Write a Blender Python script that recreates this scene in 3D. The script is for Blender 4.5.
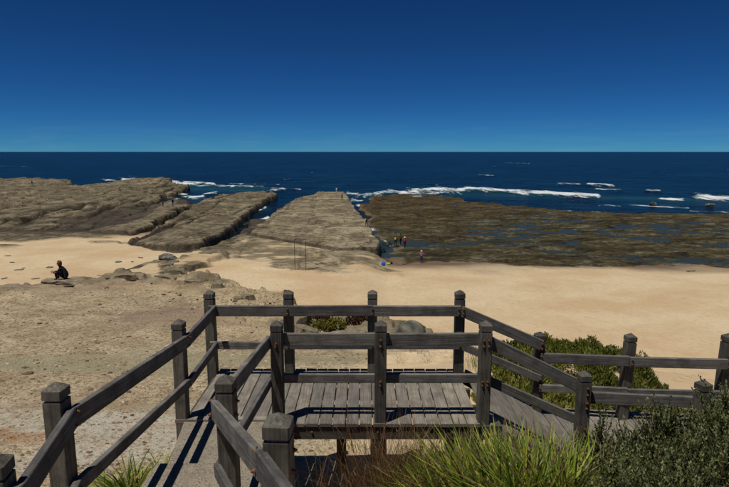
import bpy, bmesh, math, random
import numpy as np
from mathutils import Vector, Matrix, Euler

for o in list(bpy.data.objects):
    bpy.data.objects.remove(o)
S = bpy.context.scene
COL = S.collection
random.seed(7)
rng = np.random.default_rng(11)
R = math.radians

# ------------------------------------------------------------------ camera, sky, sun
EYE = 2.8
PITCH = 9.3
FPX = 562.0
cam_d = bpy.data.cameras.new('camera')
cam = bpy.data.objects.new('camera', cam_d)
COL.objects.link(cam)
cam.location = (0, 0, EYE)
cam.rotation_euler = (R(90 - PITCH), 0, 0)
cam_d.sensor_width = 36
cam_d.lens = FPX / 729 * 36
cam_d.clip_start = 0.05
cam_d.clip_end = 60000
S.camera = cam
S.render.resolution_x = 1024
S.render.resolution_y = 684

SUN_DIR = Vector((0.27, 0.22, -1.0)).normalized()       # the way the light travels
elev = math.asin(-SUN_DIR.z)
to_sun = -SUN_DIR
azim = math.atan2(to_sun.x, to_sun.y)                    # clockwise from +Y

w = bpy.data.worlds.new("World")
S.world = w
w.use_nodes = True
nt = w.node_tree
bg = nt.nodes['Background']
sky = nt.nodes.new('ShaderNodeTexSky')
sky.sky_type = 'NISHITA'
sky.sun_disc = False
sky.sun_elevation = elev
sky.sun_rotation = azim
sky.altitude = 6000
sky.air_density = 1.0
sky.dust_density = 0.0
sky.ozone_density = 6.0
gam = nt.nodes.new('ShaderNodeGamma')                      # deep, polarised summer sky
gam.inputs['Gamma'].default_value = 1.25
tint = nt.nodes.new('ShaderNodeVectorMath'); tint.operation = 'MULTIPLY'
tint.inputs[1].default_value = (.080, .225, .305)
nt.links.new(sky.outputs[0], gam.inputs['Color'])
nt.links.new(gam.outputs[0], tint.inputs[0])
# faint bank of far cloud just over the horizon
tcw = nt.nodes.new('ShaderNodeTexCoord')
sx = nt.nodes.new('ShaderNodeSeparateXYZ'); nt.links.new(tcw.outputs['Generated'], sx.inputs[0])
mpw = nt.nodes.new('ShaderNodeMapping'); mpw.inputs['Scale'].default_value = (7, 7, 60)
nt.links.new(tcw.outputs['Generated'], mpw.inputs['Vector'])
nw = nt.nodes.new('ShaderNodeTexNoise'); nw.inputs['Scale'].default_value = 1.6; nw.inputs['Detail'].default_value = 6
nt.links.new(mpw.outputs[0], nw.inputs['Vector'])
r1_ = nt.nodes.new('ShaderNodeValToRGB'); r1_.color_ramp.elements[0].position = .48; r1_.color_ramp.elements[1].position = .66
nt.links.new(nw.outputs['Fac'], r1_.inputs[0])
r2_ = nt.nodes.new('ShaderNodeValToRGB')
for e_, (p_, c_) in zip(r2_.color_ramp.elements, ((0.0, 1), (.055, 0))):
    e_.position = p_; e_.color = (c_, c_, c_, 1)
nt.links.new(sx.outputs[2], r2_.inputs[0])
mw = nt.nodes.new('ShaderNodeMath'); mw.operation = 'MULTIPLY'
nt.links.new(r1_.outputs[0], mw.inputs[0]); nt.links.new(r2_.outputs[0], mw.inputs[1])
mw2 = nt.nodes.new('ShaderNodeMath'); mw2.operation = 'MULTIPLY'; mw2.inputs[1].default_value = .10
nt.links.new(mw.outputs[0], mw2.inputs[0])
mxw = nt.nodes.new('ShaderNodeMix'); mxw.data_type = 'RGBA'
nt.links.new(mw2.outputs[0], mxw.inputs[0]); nt.links.new(tint.outputs[0], mxw.inputs[6]); mxw.inputs[7].default_value = (2.2, 3.2, 4.4, 1)
nt.links.new(mxw.outputs[2], bg.inputs['Color'])
bg.inputs['Strength'].default_value = 0.1

sun_d = bpy.data.lights.new('sun', 'SUN')
sun_d.energy = 3.6
sun_d.angle = R(0.5)
sun_d.color = (1.0, 0.955, 0.88)
sun = bpy.data.objects.new('sun', sun_d)
COL.objects.link(sun)
sun.rotation_euler = SUN_DIR.to_track_quat('-Z', 'Y').to_euler()
sun.location = (-20, -20, 60)

S.view_settings.view_transform = 'Standard'
S.view_settings.look = 'None'
S.view_settings.exposure = 0.0
S.view_settings.gamma = 1.0

# ------------------------------------------------------------------ helpers
SP, CP = math.sin(R(PITCH)), math.cos(R(PITCH))


def at(px, py, z):
    """point of the height z seen at that place of the survey photograph"""
    u = (px - 364.5) / FPX
    v = (243.5 - py) / FPX
    dy = CP + v * SP
    dz = -SP + v * CP
    t = (z - EYE) / dz
    return Vector((t * u, t * dy, z))


def to_px(X, Y, Z):
    yy = Y
    zz = Z - EYE
    f = yy * CP - zz * SP
    u = yy * SP + zz * CP
    return 364.5 + FPX * X / f, 243.5 - FPX * u / f


def _h(ix, iy, seed):
    n = (ix.astype(np.int64) * 374761393 + iy.astype(np.int64) * 668265263 + seed * 982451653) & 0xffffffff
    n = ((n ^ (n >> 13)) * 1274126177) & 0xffffffff
    n = (n ^ (n >> 16)) & 0xffff
    return n / 65535.0


def vnoise(x, y, seed=0):
    x = np.asarray(x, float); y = np.asarray(y, float)
    fx = np.floor(x); fy = np.floor(y)
    u = x - fx; v = y - fy
    u = u * u * u * (u * (u * 6 - 15) + 10); v = v * v * v * (v * (v * 6 - 15) + 10)
    a = _h(fx, fy, seed); b = _h(fx + 1, fy, seed); c = _h(fx, fy + 1, seed); d = _h(fx + 1, fy + 1, seed)
    return ((a * (1 - u) + b * u) * (1 - v) + (c * (1 - u) + d * u) * v) * 2 - 1


def fbm(x, y, seed=0, octv=4, gain=.5):
    s = 0; a = 1; t = 0
    for i in range(octv):
        s = s + a * vnoise(x * 2 ** i + 17.3 * i, y * 2 ** i - 9.1 * i, seed + i)
        t += a; a *= gain
    return s / t


def sstep(a, b, x):
    t = np.clip((x - a) / (b - a), 0, 1)
    return t * t * (3 - 2 * t)


def sdpoly(X, Y, P):
    """signed distance, positive inside"""
    d2 = np.full(X.shape, 1e18)
    ins = np.zeros(X.shape, bool)
    n = len(P)
    for i in range(n):
        ax, ay = P[i][0], P[i][1]
        bx, by = P[(i + 1) % n][0], P[(i + 1) % n][1]
        ex, ey = bx - ax, by - ay
        t = np.clip(((X - ax) * ex + (Y - ay) * ey) / (ex * ex + ey * ey + 1e-12), 0, 1)
        dx = X - ax - t * ex; dy = Y - ay - t * ey
        d2 = np.minimum(d2, dx * dx + dy * dy)
        if abs(ey) > 1e-9:
            c = ((ay > Y) != (by > Y)) & (X < ex * (Y - ay) / ey + ax)
            ins ^= c
    d = np.sqrt(d2)
    return np.where(ins, d, -d)


def tag(o, label=None, cat=None, group=None, kind=None):
    if label: o['label'] = label
    if cat: o['category'] = cat
    if group: o['group'] = group
    if kind: o['kind'] = kind
    return o


def thing(name, label, cat, loc=(0, 0, 0), rz=0, group=None):
    o = bpy.data.objects.new(name, None)
    COL.objects.link(o)
    o.location = loc
    o.rotation_euler = (0, 0, rz)
    o.empty_display_size = .2
    return tag(o, label, cat, group)


def link(name, me, mat=None, parent=None, loc=None, M=None):
    o = bpy.data.objects.new(name, me)
    COL.objects.link(o)
    if mat and not me.materials:
        me.materials.append(mat)
    if M is not None:
        if parent is not None:
            M = Matrix.Translation(-parent_loc(parent)) @ M
        o.matrix_basis = M
    elif loc is not None:
        L = Vector(loc)
        if parent is not None:
            L = L - parent_loc(parent)
        o.location = L
    if parent is not None:
        o.parent = parent
    return o


def parent_loc(p):
    L = Vector(p.location)
    q = p.parent
    while q is not None:
        L = L + q.location
        q = q.parent
    return L


def mesh(name, V, F, mat=None, smooth=False):
    me = bpy.data.meshes.new(name)
    me.from_pydata([tuple(v) for v in V], [], F)
    if smooth:
        me.polygons.foreach_set('use_smooth', [True] * len(me.polygons))
    if mat: me.materials.append(mat)
    me.update()
    return me


def np_mesh(name, V, F, mat=None, smooth=False):
    """V (n,3), F (m,k) arrays"""
    me = bpy.data.meshes.new(name)
    V = np.ascontiguousarray(V, dtype=np.float32); F = np.ascontiguousarray(F, dtype=np.int32)
    m, k = F.shape
    me.vertices.add(len(V)); me.vertices.foreach_set('co', V.ravel())
    me.loops.add(m * k); me.loops.foreach_set('vertex_index', F.ravel())
    me.polygons.add(m)
    me.polygons.foreach_set('loop_start', np.arange(m, dtype=np.int32) * k)
    me.polygons.foreach_set('loop_total', np.full(m, k, dtype=np.int32))
    me.update(calc_edges=True)
    me.polygons.foreach_set('use_smooth', np.full(m, smooth))
    if mat: me.materials.append(mat)
    return me


def attr(me, name, arr):
    a = me.attributes.new(name, 'FLOAT', 'POINT')
    a.data.foreach_set('value', np.ascontiguousarray(arr, dtype=np.float32).ravel())


def grid_faces(nr, nc):
    i = np.arange(nr - 1)[:, None] * nc + np.arange(nc - 1)[None, :]
    i = i.ravel()
    return np.stack([i, i + 1, i + nc + 1, i + nc], 1)


# ------------------------------------------------------------------ materials
class NT:
    def __init__(s, name):
        s.m = bpy.data.materials.new(name); s.m.use_nodes = True
        s.t = s.m.node_tree; s.b = s.t.nodes['Principled BSDF']
    def n(s, typ, **kw):
        nd = s.t.nodes.new(typ)
        for k, v in kw.items(): setattr(nd, k, v)
        return nd
    def l(s, a, b): s.t.links.new(a, b)
    def attr(s, name):
        return s.n('ShaderNodeAttribute', attribute_name=name).outputs['Fac']
    def coords(s, which='Object', scale=(1, 1, 1), rot=(0, 0, 0), rand=False):
        tc = s.n('ShaderNodeTexCoord')
        mp = s.n('ShaderNodeMapping')
        mp.inputs['Scale'].default_value = scale
        mp.inputs['Rotation'].default_value = rot
        s.l(tc.outputs[which], mp.inputs['Vector'])
        if rand:
            oi = s.n('ShaderNodeObjectInfo')
            mu = s.n('ShaderNodeVectorMath', operation='SCALE')
            cb = s.n('ShaderNodeCombineXYZ')
            s.l(oi.outputs['Random'], cb.inputs[0]); s.l(oi.outputs['Random'], cb.inputs[1]); s.l(oi.outputs['Random'], cb.inputs[2])
            s.l(cb.outputs[0], mu.inputs[0]); mu.inputs['Scale'].default_value = 57.0
            s.l(mu.outputs[0], mp.inputs['Location'])
        return mp.outputs[0]
    def noise(s, vec, scale, detail=5, rough=.6, dist=0):
        nd = s.n('ShaderNodeTexNoise')
        nd.inputs['Scale'].default_value = scale; nd.inputs['Detail'].default_value = detail
        nd.inputs['Roughness'].default_value = rough; nd.inputs['Distortion'].default_value = dist
        if vec is not None: s.l(vec, nd.inputs['Vector'])
        return nd.outputs['Fac']
    def voro(s, vec, scale, feature='F1', out='Distance'):
        nd = s.n('ShaderNodeTexVoronoi', feature=feature)
        nd.inputs['Scale'].default_value = scale
        s.l(vec, nd.inputs['Vector'])
        return nd.outputs[out]
    def ramp(s, fac, pts):
        r = s.n('ShaderNodeValToRGB')
        el = r.color_ramp.elements
        while len(el) < len(pts): el.new(.5)
        for e, (p, c) in zip(el, pts):
            e.position = p
            e.color = (c, c, c, 1) if isinstance(c, (int, float)) else (*c, 1)
        s.l(fac, r.inputs[0])
        return r.outputs[0]
    def mix(s, fac, a, b, mode='MIX'):
        m = s.n('ShaderNodeMix', data_type='RGBA', blend_type=mode)
        for v, i in ((fac, 0), (a, 6), (b, 7)):
            if isinstance(v, (int, float)): m.inputs[i].default_value = v if i == 0 else (v, v, v, 1)
            elif isinstance(v, tuple): m.inputs[i].default_value = (*v, 1)
            else: s.l(v, m.inputs[i])
        return m.outputs[2]
    def math(s, op, a, b=0.0, clamp=False):
        m = s.n('ShaderNodeMath', operation=op, use_clamp=clamp)
        for v, i in ((a, 0), (b, 1)):
            if isinstance(v, (int, float)): m.inputs[i].default_value = v
            else: s.l(v, m.inputs[i])
        return m.outputs[0]
    def bump(s, h, strength=.5, dist=.01, normal=None):
        b = s.n('ShaderNodeBump')
        b.inputs['Strength'].default_value = strength; b.inputs['Distance'].default_value = dist
        s.l(h, b.inputs['Height'])
        if normal is not None: s.l(normal, b.inputs['Normal'])
        return b.outputs[0]
    def out(s, col=None, rough=.9, normal=None, spec=.2):
        if col is not None:
            if isinstance(col, tuple): s.b.inputs['Base Color'].default_value = (*col, 1)
            else: s.l(col, s.b.inputs['Base Color'])
        if isinstance(rough, (int, float)): s.b.inputs['Roughness'].default_value = rough
        else: s.l(rough, s.b.inputs['Roughness'])
        s.b.inputs['Specular IOR Level'].default_value = spec
        if normal is not None: s.l(normal, s.b.inputs['Normal'])
        return s.m


def wood(name, c0, c1, axis, bumpd=.004, dark=.5):
    k = NT(name)
    sc = [1, 1, 1]; sc[axis] = .045
    v = k.coords('Object', tuple(sc), rand=True)
    g = k.noise(v, 55, 6, .65, .4)
    v2 = k.coords('Object', (1, 1, 1), rand=True)
    bl = k.noise(v2, 6, 4, .6)
    sp = k.noise(v2, 60, 3, .6)
    col = k.ramp(g, [(.3, c0), (.62, c1)])
    oi = k.n('ShaderNodeObjectInfo')
    tint = k.ramp(oi.outputs['Random'], [(0, (.72, .72, .74)), (.5, (.97, .94, .9)), (1, (1.22, 1.18, 1.1))])
    col = k.mix(1.0, col, tint, 'MULTIPLY')
    col = k.mix(k.ramp(bl, [(.42, 0.0), (.68, .6)]), col, tuple(x * dark for x in c0))
    col = k.mix(k.ramp(sp, [(.6, 0.0), (.72, .35)]), col, tuple(min(1, x * 1.6) for x in c1))
    return k.out(col, .85, k.bump(g, .7, bumpd), .25)


M_POST = wood('weathered_post_timber', (.054, .049, .042), (.155, .145, .122), 2)
M_RAIL = wood('weathered_rail_timber', (.068, .064, .060), (.195, .187, .175), 0)
M_PLANK = wood('grey_deck_timber', (.135, .120, .100), (.275, .250, .215), 0, .003, .6)
M_BEAM = wood('dark_beam_timber', (.062, .056, .046), (.115, .105, .088), 0)

k = NT('rusty_bolt')
M_BOLT = k.out(k.ramp(k.noise(k.coords(), 60, 3), [(.35, (.07, .028, .012)), (.65, (.24, .11, .045))]), .7, None, .4)

k = NT('exposed_aggregate_concrete')
v = k.coords()
ag = k.voro(v, 62)
agc = k.voro(v, 62, out='Color')
col = k.ramp(k.noise(v, 5, 5), [(.3, (.20, .17, .125)), (.7, (.30, .255, .19))])
sep = k.n('ShaderNodeSeparateColor'); k.l(agc, sep.inputs[0])
pc = k.ramp(sep.outputs[0], [(0, (.04, .035, .03)), (.4, (.11, .095, .07)), (.75, (.24, .20, .15)), (1, (.40, .36, .29))])
col = k.mix(k.ramp(ag, [(.25, .85), (.5, 0.0)]), col, pc)
M_CONC = k.out(col, .9, k.bump(ag, .5, -.004), .2)


def simple(name, c0, c1=None, scale=20, rough=.85, bumpd=0, spec=.2):
    k = NT(name)
    c1 = c1 or tuple(min(1, x * 1.4) for x in c0)
    n = k.noise(k.coords(), scale, 4)
    nm = k.bump(n, .6, bumpd) if bumpd else None
    return k.out(k.ramp(n, [(.3, c0), (.7, c1)]), rough, nm, spec)


def leafmat(name, c0, c1, c2, trans=.25):
    k = NT(name)
    a = k.attr('tone')
    col = k.ramp(a, [(0, c0), (.5, c1), (1, c2)])
    k.b.inputs['Specular IOR Level'].default_value = .3
    k.b.inputs['Roughness'].default_value = .55
    k.l(col, k.b.inputs['Base Color'])
    tr = k.n('ShaderNodeBsdfTranslucent'); k.l(col, tr.inputs['Color'])
    mx = k.n('ShaderNodeMixShader'); mx.inputs[0].default_value = trans
    k.l(k.b.outputs[0], mx.inputs[1]); k.l(tr.outputs[0], mx.inputs[2])
    k.l(mx.outputs[0], k.t.nodes['Material Output'].inputs['Surface'])
    return k.m

# ---- ground material: gravelly shelf top, beach sand, rock shelves, weedy reef
k = NT('shore_ground')
v = k.coords()
gravel, rock, reef, wet_shade = (k.attr(a) for a in ('gravel', 'rock', 'reef', 'wet_shade'))
# sand
sn = k.noise(v, .12, 5, .6)
fine = k.noise(v, 2.2, 6, .7)
sandc = k.ramp(sn, [(.4, (.52, .375, .215)), (.6, (.60, .475, .30))])
sandc = k.mix(k.ramp(fine, [(.5, 0.0), (.62, .35)]), sandc, (.40, .28, .16))
ft = k.voro(v, 2.6)
sp_ = k.noise(v, 7, 3, .8)
sandc = k.mix(k.ramp(sp_, [(.66, 0.0), (.72, .7)]), sandc, (.20, .14, .08))
sandc = k.mix(wet_shade, sandc, (.155, .105, .062))
# rock shelves (bedded sandstone)
vs = k.coords('Object', (1.0, .35, 1.0), (0, 0, R(-6)))
b1 = k.noise(vs, .55, 7, .68, .5)
b2 = k.noise(v, 1.3, 6, .7)
b3 = k.noise(v, .09, 4, .6)
rc = k.ramp(b1, [(.36, (.045, .036, .022)), (.44, (.115, .094, .060)), (.53, (.175, .147, .096)), (.62, (.31, .26, .175))])
b5 = k.noise(k.coords('Object', (.55, .8, 1.0), (0, 0, R(20))), .42, 6, .72, .8)
rc = k.mix(k.ramp(b5, [(.36, .7), (.45, 0.0)]), rc, (.040, .033, .022))
rc = k.mix(k.ramp(b5, [(.55, .0), (.65, .5)]), rc, (.34, .29, .20))
b6 = k.noise(k.coords('Object', (.6, 1.0, 1.0), (0, 0, R(40))), .16, 7, .7, .6)
rc = k.mix(k.ramp(b6, [(.50, .0), (.58, .65)]), rc, (.29, .25, .175))
rc = k.mix(k.ramp(b6, [(.38, .7), (.47, .0)]), rc, (.075, .062, .040))
rc = k.mix(k.ramp(b2, [(.38, .6), (.5, 0.0)]), rc, (.05, .038, .022))
rc = k.mix(k.ramp(b3, [(.44, 0.0), (.58, .5)]), rc, (.10, .082, .052))
pale = k.attr('pale')
rc = k.mix(1.0, rc, k.mix(pale, (1.08, 1.05, .96), (1.55, 1.52, 1.42)), 'MULTIPLY')
b7 = k.noise(k.coords('Object', (.5, 1.0, 1.0), (0, 0, R(15))), 1.1, 5, .75, .3)
rc = k.mix(k.ramp(b7, [(.57, 0.0), (.65, .45)]), rc, (.36, .32, .23))
crk_ = k.attr('crack')
vc = k.n('ShaderNodeTexVoronoi', feature='DISTANCE_TO_EDGE'); vc.inputs['Scale'].default_value = .22
vn = k.n('ShaderNodeVectorMath', operation='ADD'); k.l(k.coords('Object', (.45, 1.1, .3), (0, 0, R(25))), vn.inputs[0])
vm = k.n('ShaderNodeVectorMath', operation='SCALE'); vm.inputs['Scale'].default_value = 2.5
nc = k.n('ShaderNodeTexNoise'); nc.inputs['Scale'].default_value = .35; nc.inputs['Detail'].default_value = 5; k.l(v, nc.inputs['Vector']); k.l(nc.outputs['Color'], vm.inputs[0]); k.l(vm.outputs[0], vn.inputs[1]); k.l(vn.outputs[0], vc.inputs['Vector'])
joint = k.ramp(vc.outputs['Distance'], [(.006, 1.0), (.022, 0.0)])
joint = k.math('MULTIPLY', joint, k.ramp(b6, [(.44, .15), (.54, .9)]))
rc = k.mix(k.math('MAXIMUM', joint, k.math('MULTIPLY', crk_, .9)), rc, (.022, .018, .012))
rc = k.mix(k.ramp(b7, [(.36, .8), (.43, 0.0)]), rc, (.035, .028, .018))
rc = k.mix(k.math('MULTIPLY', wet_shade, .8), rc, (.028, .019, .010))  # darkens wet rock, and paints the undercut shade at shelf feet
# reef
vr = k.coords('Object', (.45, 1.0, 1.0), (0, 0, R(-12)))
r1 = k.noise(vr, .35, 7, .72, .6)
r2 = k.noise(vr, 1.6, 5, .7)
fc = k.ramp(r1, [(.38, (.012, .010, .006)), (.46, (.050, .038, .013)), (.54, (.075, .064, .030)), (.64, (.15, .135, .085))])
fc = k.mix(k.ramp(r2, [(.40, .8), (.52, 0.0)]), fc, (.012, .010, .006))
orange = k.attr('orange')
fc = k.mix(k.math('MULTIPLY', orange, k.ramp(r2, [(.44, 0.0), (.60, .6)])), fc, (.085, .042, .012))
# gravel ground near the stair
g1 = k.noise(v, .22, 5, .6, .5)
g2 = k.noise(v, 1.1, 6, .65, .6)
g3 = k.noise(v, 9, 5, .7)
g4 = k.voro(v, 13)
g4c = k.voro(v, 13, out='Color')
g5 = k.voro(v, 34)
gc = k.ramp(g2, [(.36, (.27, .195, .110)), (.48, (.40, .305, .18)), (.62, (.52, .42, .27))])
gc = k.mix(k.ramp(g3, [(.42, .7), (.52, 0.0)]), gc, (.12, .085, .045))
gc = k.mix(k.ramp(k.noise(v, 30, 3, .8), [(.36, .75), (.44, 0.0)]), gc, (.07, .05, .03))
gc = k.mix(k.ramp(k.noise(v, 22, 4, .75), [(.5, .0), (.62, .6)]), gc, (.50, .43, .29))
sepg = k.n('ShaderNodeSeparateColor'); k.l(g4c, sepg.inputs[0])
gc = k.mix(k.math('MULTIPLY', k.ramp(g4, [(.22, .8), (.4, 0.0)]), k.ramp(sepg.outputs[1], [(.45, 0.0), (.6, 1.0)])), gc,
           k.ramp(sepg.outputs[0], [(0, (.11, .065, .035)), (.5, (.23, .17, .10)), (1, (.50, .44, .33))]))
clay, rust, purple, green = (k.attr(a) for a in ('clay', 'rust', 'purple', 'green'))
gc = k.mix(k.math('MULTIPLY', purple, k.ramp(g3, [(.35, .35), (.65, .9)])), gc, (.19, .125, .10))
gc = k.mix(k.math('MULTIPLY', green, .75), gc, (.27, .25, .155))
gc = k.mix(k.math('MULTIPLY', clay, k.ramp(g3, [(.35, .25), (.55, .9)])), gc, (.47, .43, .345))
gc = k.mix(k.math('MULTIPLY', rust, k.ramp(g3, [(.4, .1), (.6, .9)])), gc, (.30, .12, .035))
col = k.mix(rock, sandc, rc)
col = k.mix(reef, col, fc)
col = k.mix(gravel, col, gc)
hs = k.math('ADD', k.math('MULTIPLY', fine, .05), k.math('MULTIPLY', k.ramp(ft, [(.12, 0.0), (.3, 1.0)]), .03))
hr = k.math('ADD', k.math('MULTIPLY', b1, .25), k.math('MULTIPLY', b2, .22))
hg = k.math('ADD', k.math('MULTIPLY', g3, .035), k.math('MULTIPLY', k.ramp(g4, [(0, 1.0), (.45, 0.0)]), .02))
hg = k.math('ADD', hg, k.math('MULTIPLY', k.ramp(g5, [(0, 1.0), (.5, 0.0)]), .008))
hh = k.mix(k.math('MAXIMUM', rock, reef), hs, hr)
hh = k.mix(gravel, hh, hg)
rg = k.mix(wet_shade, .92, .5)
M_GROUND = k.out(col, rg, k.bump(hh, .9, 1.0), .2)

# ---- sea
k = NT('sea_water')
geo = k.n('ShaderNodeNewGeometry')
def gmap(sx, sy, rz=0):
    mp = k.n('ShaderNodeMapping'); mp.inputs['Scale'].default_value = (sx, sy, 1); mp.inputs['Rotation'].default_value = (0, 0, rz)
    k.l(geo.outputs['Position'], mp.inputs['Vector']); return mp.outputs[0]
w1 = k.noise(gmap(.035, .10, .05), 1, 4, .55, .4)
w2 = k.noise(gmap(.25, .6, -.1), 1, 5, .62, .5)
w3 = k.noise(gmap(1.4, 2.6), 1, 3, .6)
w0 = k.noise(gmap(.004, .012, .05), 1, 4, .6)
foam, shal, aer = k.attr('foam'), k.attr('shallow'), k.attr('aerated')
deep = k.ramp(w0, [(.35, (.0016, .011, .026)), (.65, (.0030, .020, .042))])
w4 = k.noise(gmap(.09, .035, .03), 1, 6, .7, .3)
w5 = k.noise(gmap(.018, .006, .03), 1, 6, .7, .3)
deep = k.mix(k.ramp(w4, [(.40, .8), (.54, 0.0)]), deep, (.0006, .004, .012))
deep = k.mix(k.ramp(w5, [(.44, .7), (.56, 0.0)]), deep, (.0006, .005, .015))
c = k.mix(aer, deep, (.012, .052, .060))
c = k.mix(shal, c, (.030, .040, .030))
fn = k.noise(gmap(.30, .11), 1, 7, .72, .6)
ff = k.math('ADD', k.math('SUBTRACT', foam, .66), k.math('MULTIPLY', k.math('SUBTRACT', fn, .5), 4.2))
ff = k.math('MULTIPLY', ff, 1.5, True)
ff = k.math('MULTIPLY', ff, k.ramp(foam, [(.02, 0.0), (.2, 1.0)]))
c = k.mix(ff, c, k.mix(fn, (.50, .58, .60), (.84, .86, .86)))
hgt = k.math('ADD', k.math('MULTIPLY', w1, 2.2), k.math('MULTIPLY', w2, .6))
hgt = k.math('ADD', hgt, k.math('MULTIPLY', w4, 2.5))
hgt = k.math('ADD', hgt, k.math('MULTIPLY', w3, .10))
calm = k.math('SUBTRACT', 1.0, k.math('MULTIPLY', shal, .9))
hgt = k.math('MULTIPLY', hgt, calm)
M_SEA = k.out(c, k.mix(ff, .22, .9), k.bump(hgt, 1.0, 1.0), .045)
k.b.inputs['IOR'].default_value = 1.33

# ------------------------------------------------------------------ terrain
SEA = -12.0


def P(z, pts):
    return [tuple(at(x, y, z))[:2] for x, y in pts]


POLY_NEAR = [(-70, -40), (-70, 22), tuple(at(-60, 296, -3.1))[:2]] + P(-3.15, [(0, 291), (28, 285), (60, 279), (100, 278), (130, 276), (165, 278),
             (192, 278), (212, 283), (238, 291), (262, 298), (288, 302)]) + P(-2.85, [(302, 316), (330, 322), (372, 324), (425, 329)]) + \
             P(-2.3, [(450, 343), (482, 349), (520, 352), (560, 362), (620, 378), (655, 392), (700, 404), (760, 410)]) + [(30, 12), (60, 8), (60, -40)]
PA = P(-10.35, [(250, 231.5), (279, 237), (312, 242.5), (340, 247.5), (377, 246.5), (379, 242), (368.5, 223.7), (354, 207), (345, 191),
                (318, 190.7), (315, 193.4), (298, 196), (290, 200.5), (276.5, 209.4), (266.7, 218), (258, 223)])
PA2 = P(-10.9, [(246, 231), (313, 240), (377, 243), (388, 256), (399, 274), (340, 278), (300, 277), (262, 273), (222, 267), (232, 246)])
PB = P(-10.2, [(136, 236), (139, 240), (160, 245), (178, 247.5), (186, 246), (196, 245), (206, 239), (222, 230), (239, 218), (244, 213), (262, 200), (276, 192.5),
               (262, 190), (250, 190.5), (222, 193), (204, 199), (191, 208), (170, 221), (140, 233)])
PC = P(-10.9, [(258, 220), (246, 221), (226, 228), (208, 242), (197, 252), (186, 262), (160, 268), (138, 274), (150, 281), (190, 279), (214, 266),
               (236, 247), (250, 233), (262, 224)])
PD = P(-10.0, [(-160, 178), (0, 178.5), (24, 177.5), (51, 181), (79, 183), (113, 182), (147, 180.5), (163, 181), (186, 186), (178, 189),
               (158, 194), (155, 199), (138, 202), (100, 208), (60, 215), (20, 218), (-160, 219)])
PE = P(-10.5, [(-160, 206), (20, 208), (100, 205), (147, 204.5), (165, 201), (181, 197.5), (196, 203), (173, 210), (143, 225), (130, 231), (82, 229), (60, 226),
               (31, 228), (7, 226), (-160, 230)])
PF = P(-10.9, [(-140, 226), (40, 226), (80, 228), (125, 234), (118, 243), (80, 246), (60, 240), (20, 246), (-140, 248)])
PR = P(-11.95, [(366, 206), (373, 199), (398, 195), (432, 196), (470, 203), (520, 207), (560, 210), (600, 213), (650, 213), (700, 214), (900, 214),
                (900, 266), (729, 266), (600, 266), (545, 266.5), (480, 264), (440, 262), (418, 265), (400, 266), (392, 252), (381, 232), (371, 214)])
PI = P(-11.6, [(652, 214), (672, 212.5), (700, 214), (760, 216), (900, 218), (900, 224), (740, 224), (700, 220), (670, 218)])


UNDERCUT_SHADE = 0


def shelf(H, X, Y, poly, top, wdt, jit, seed, rockm):
    d = sdpoly(X, Y, poly) + jit * fbm(X / 6, Y / 6, seed, 4, .6)
    f = sstep(-wdt, 0, d)
    global UNDERCUT_SHADE
    UNDERCUT_SHADE = np.maximum(UNDERCUT_SHADE, sstep(-wdt * 1.5, -wdt * .9, d) * sstep(.1, -wdt * .35, d))  # strip along the shelf foot where undercut shade is painted
    return H * (1 - f) + np.maximum(top, H) * f, np.maximum(rockm, sstep(-wdt * 1.3, -wdt * 1.0, d)), d


def terrace(n, steps, sharp=.16):
    q = n * steps
    fl = np.floor(q); fr = q - fl
    return (fl + sstep(.5 - sharp, .5 + sharp, fr)) / steps


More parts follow.
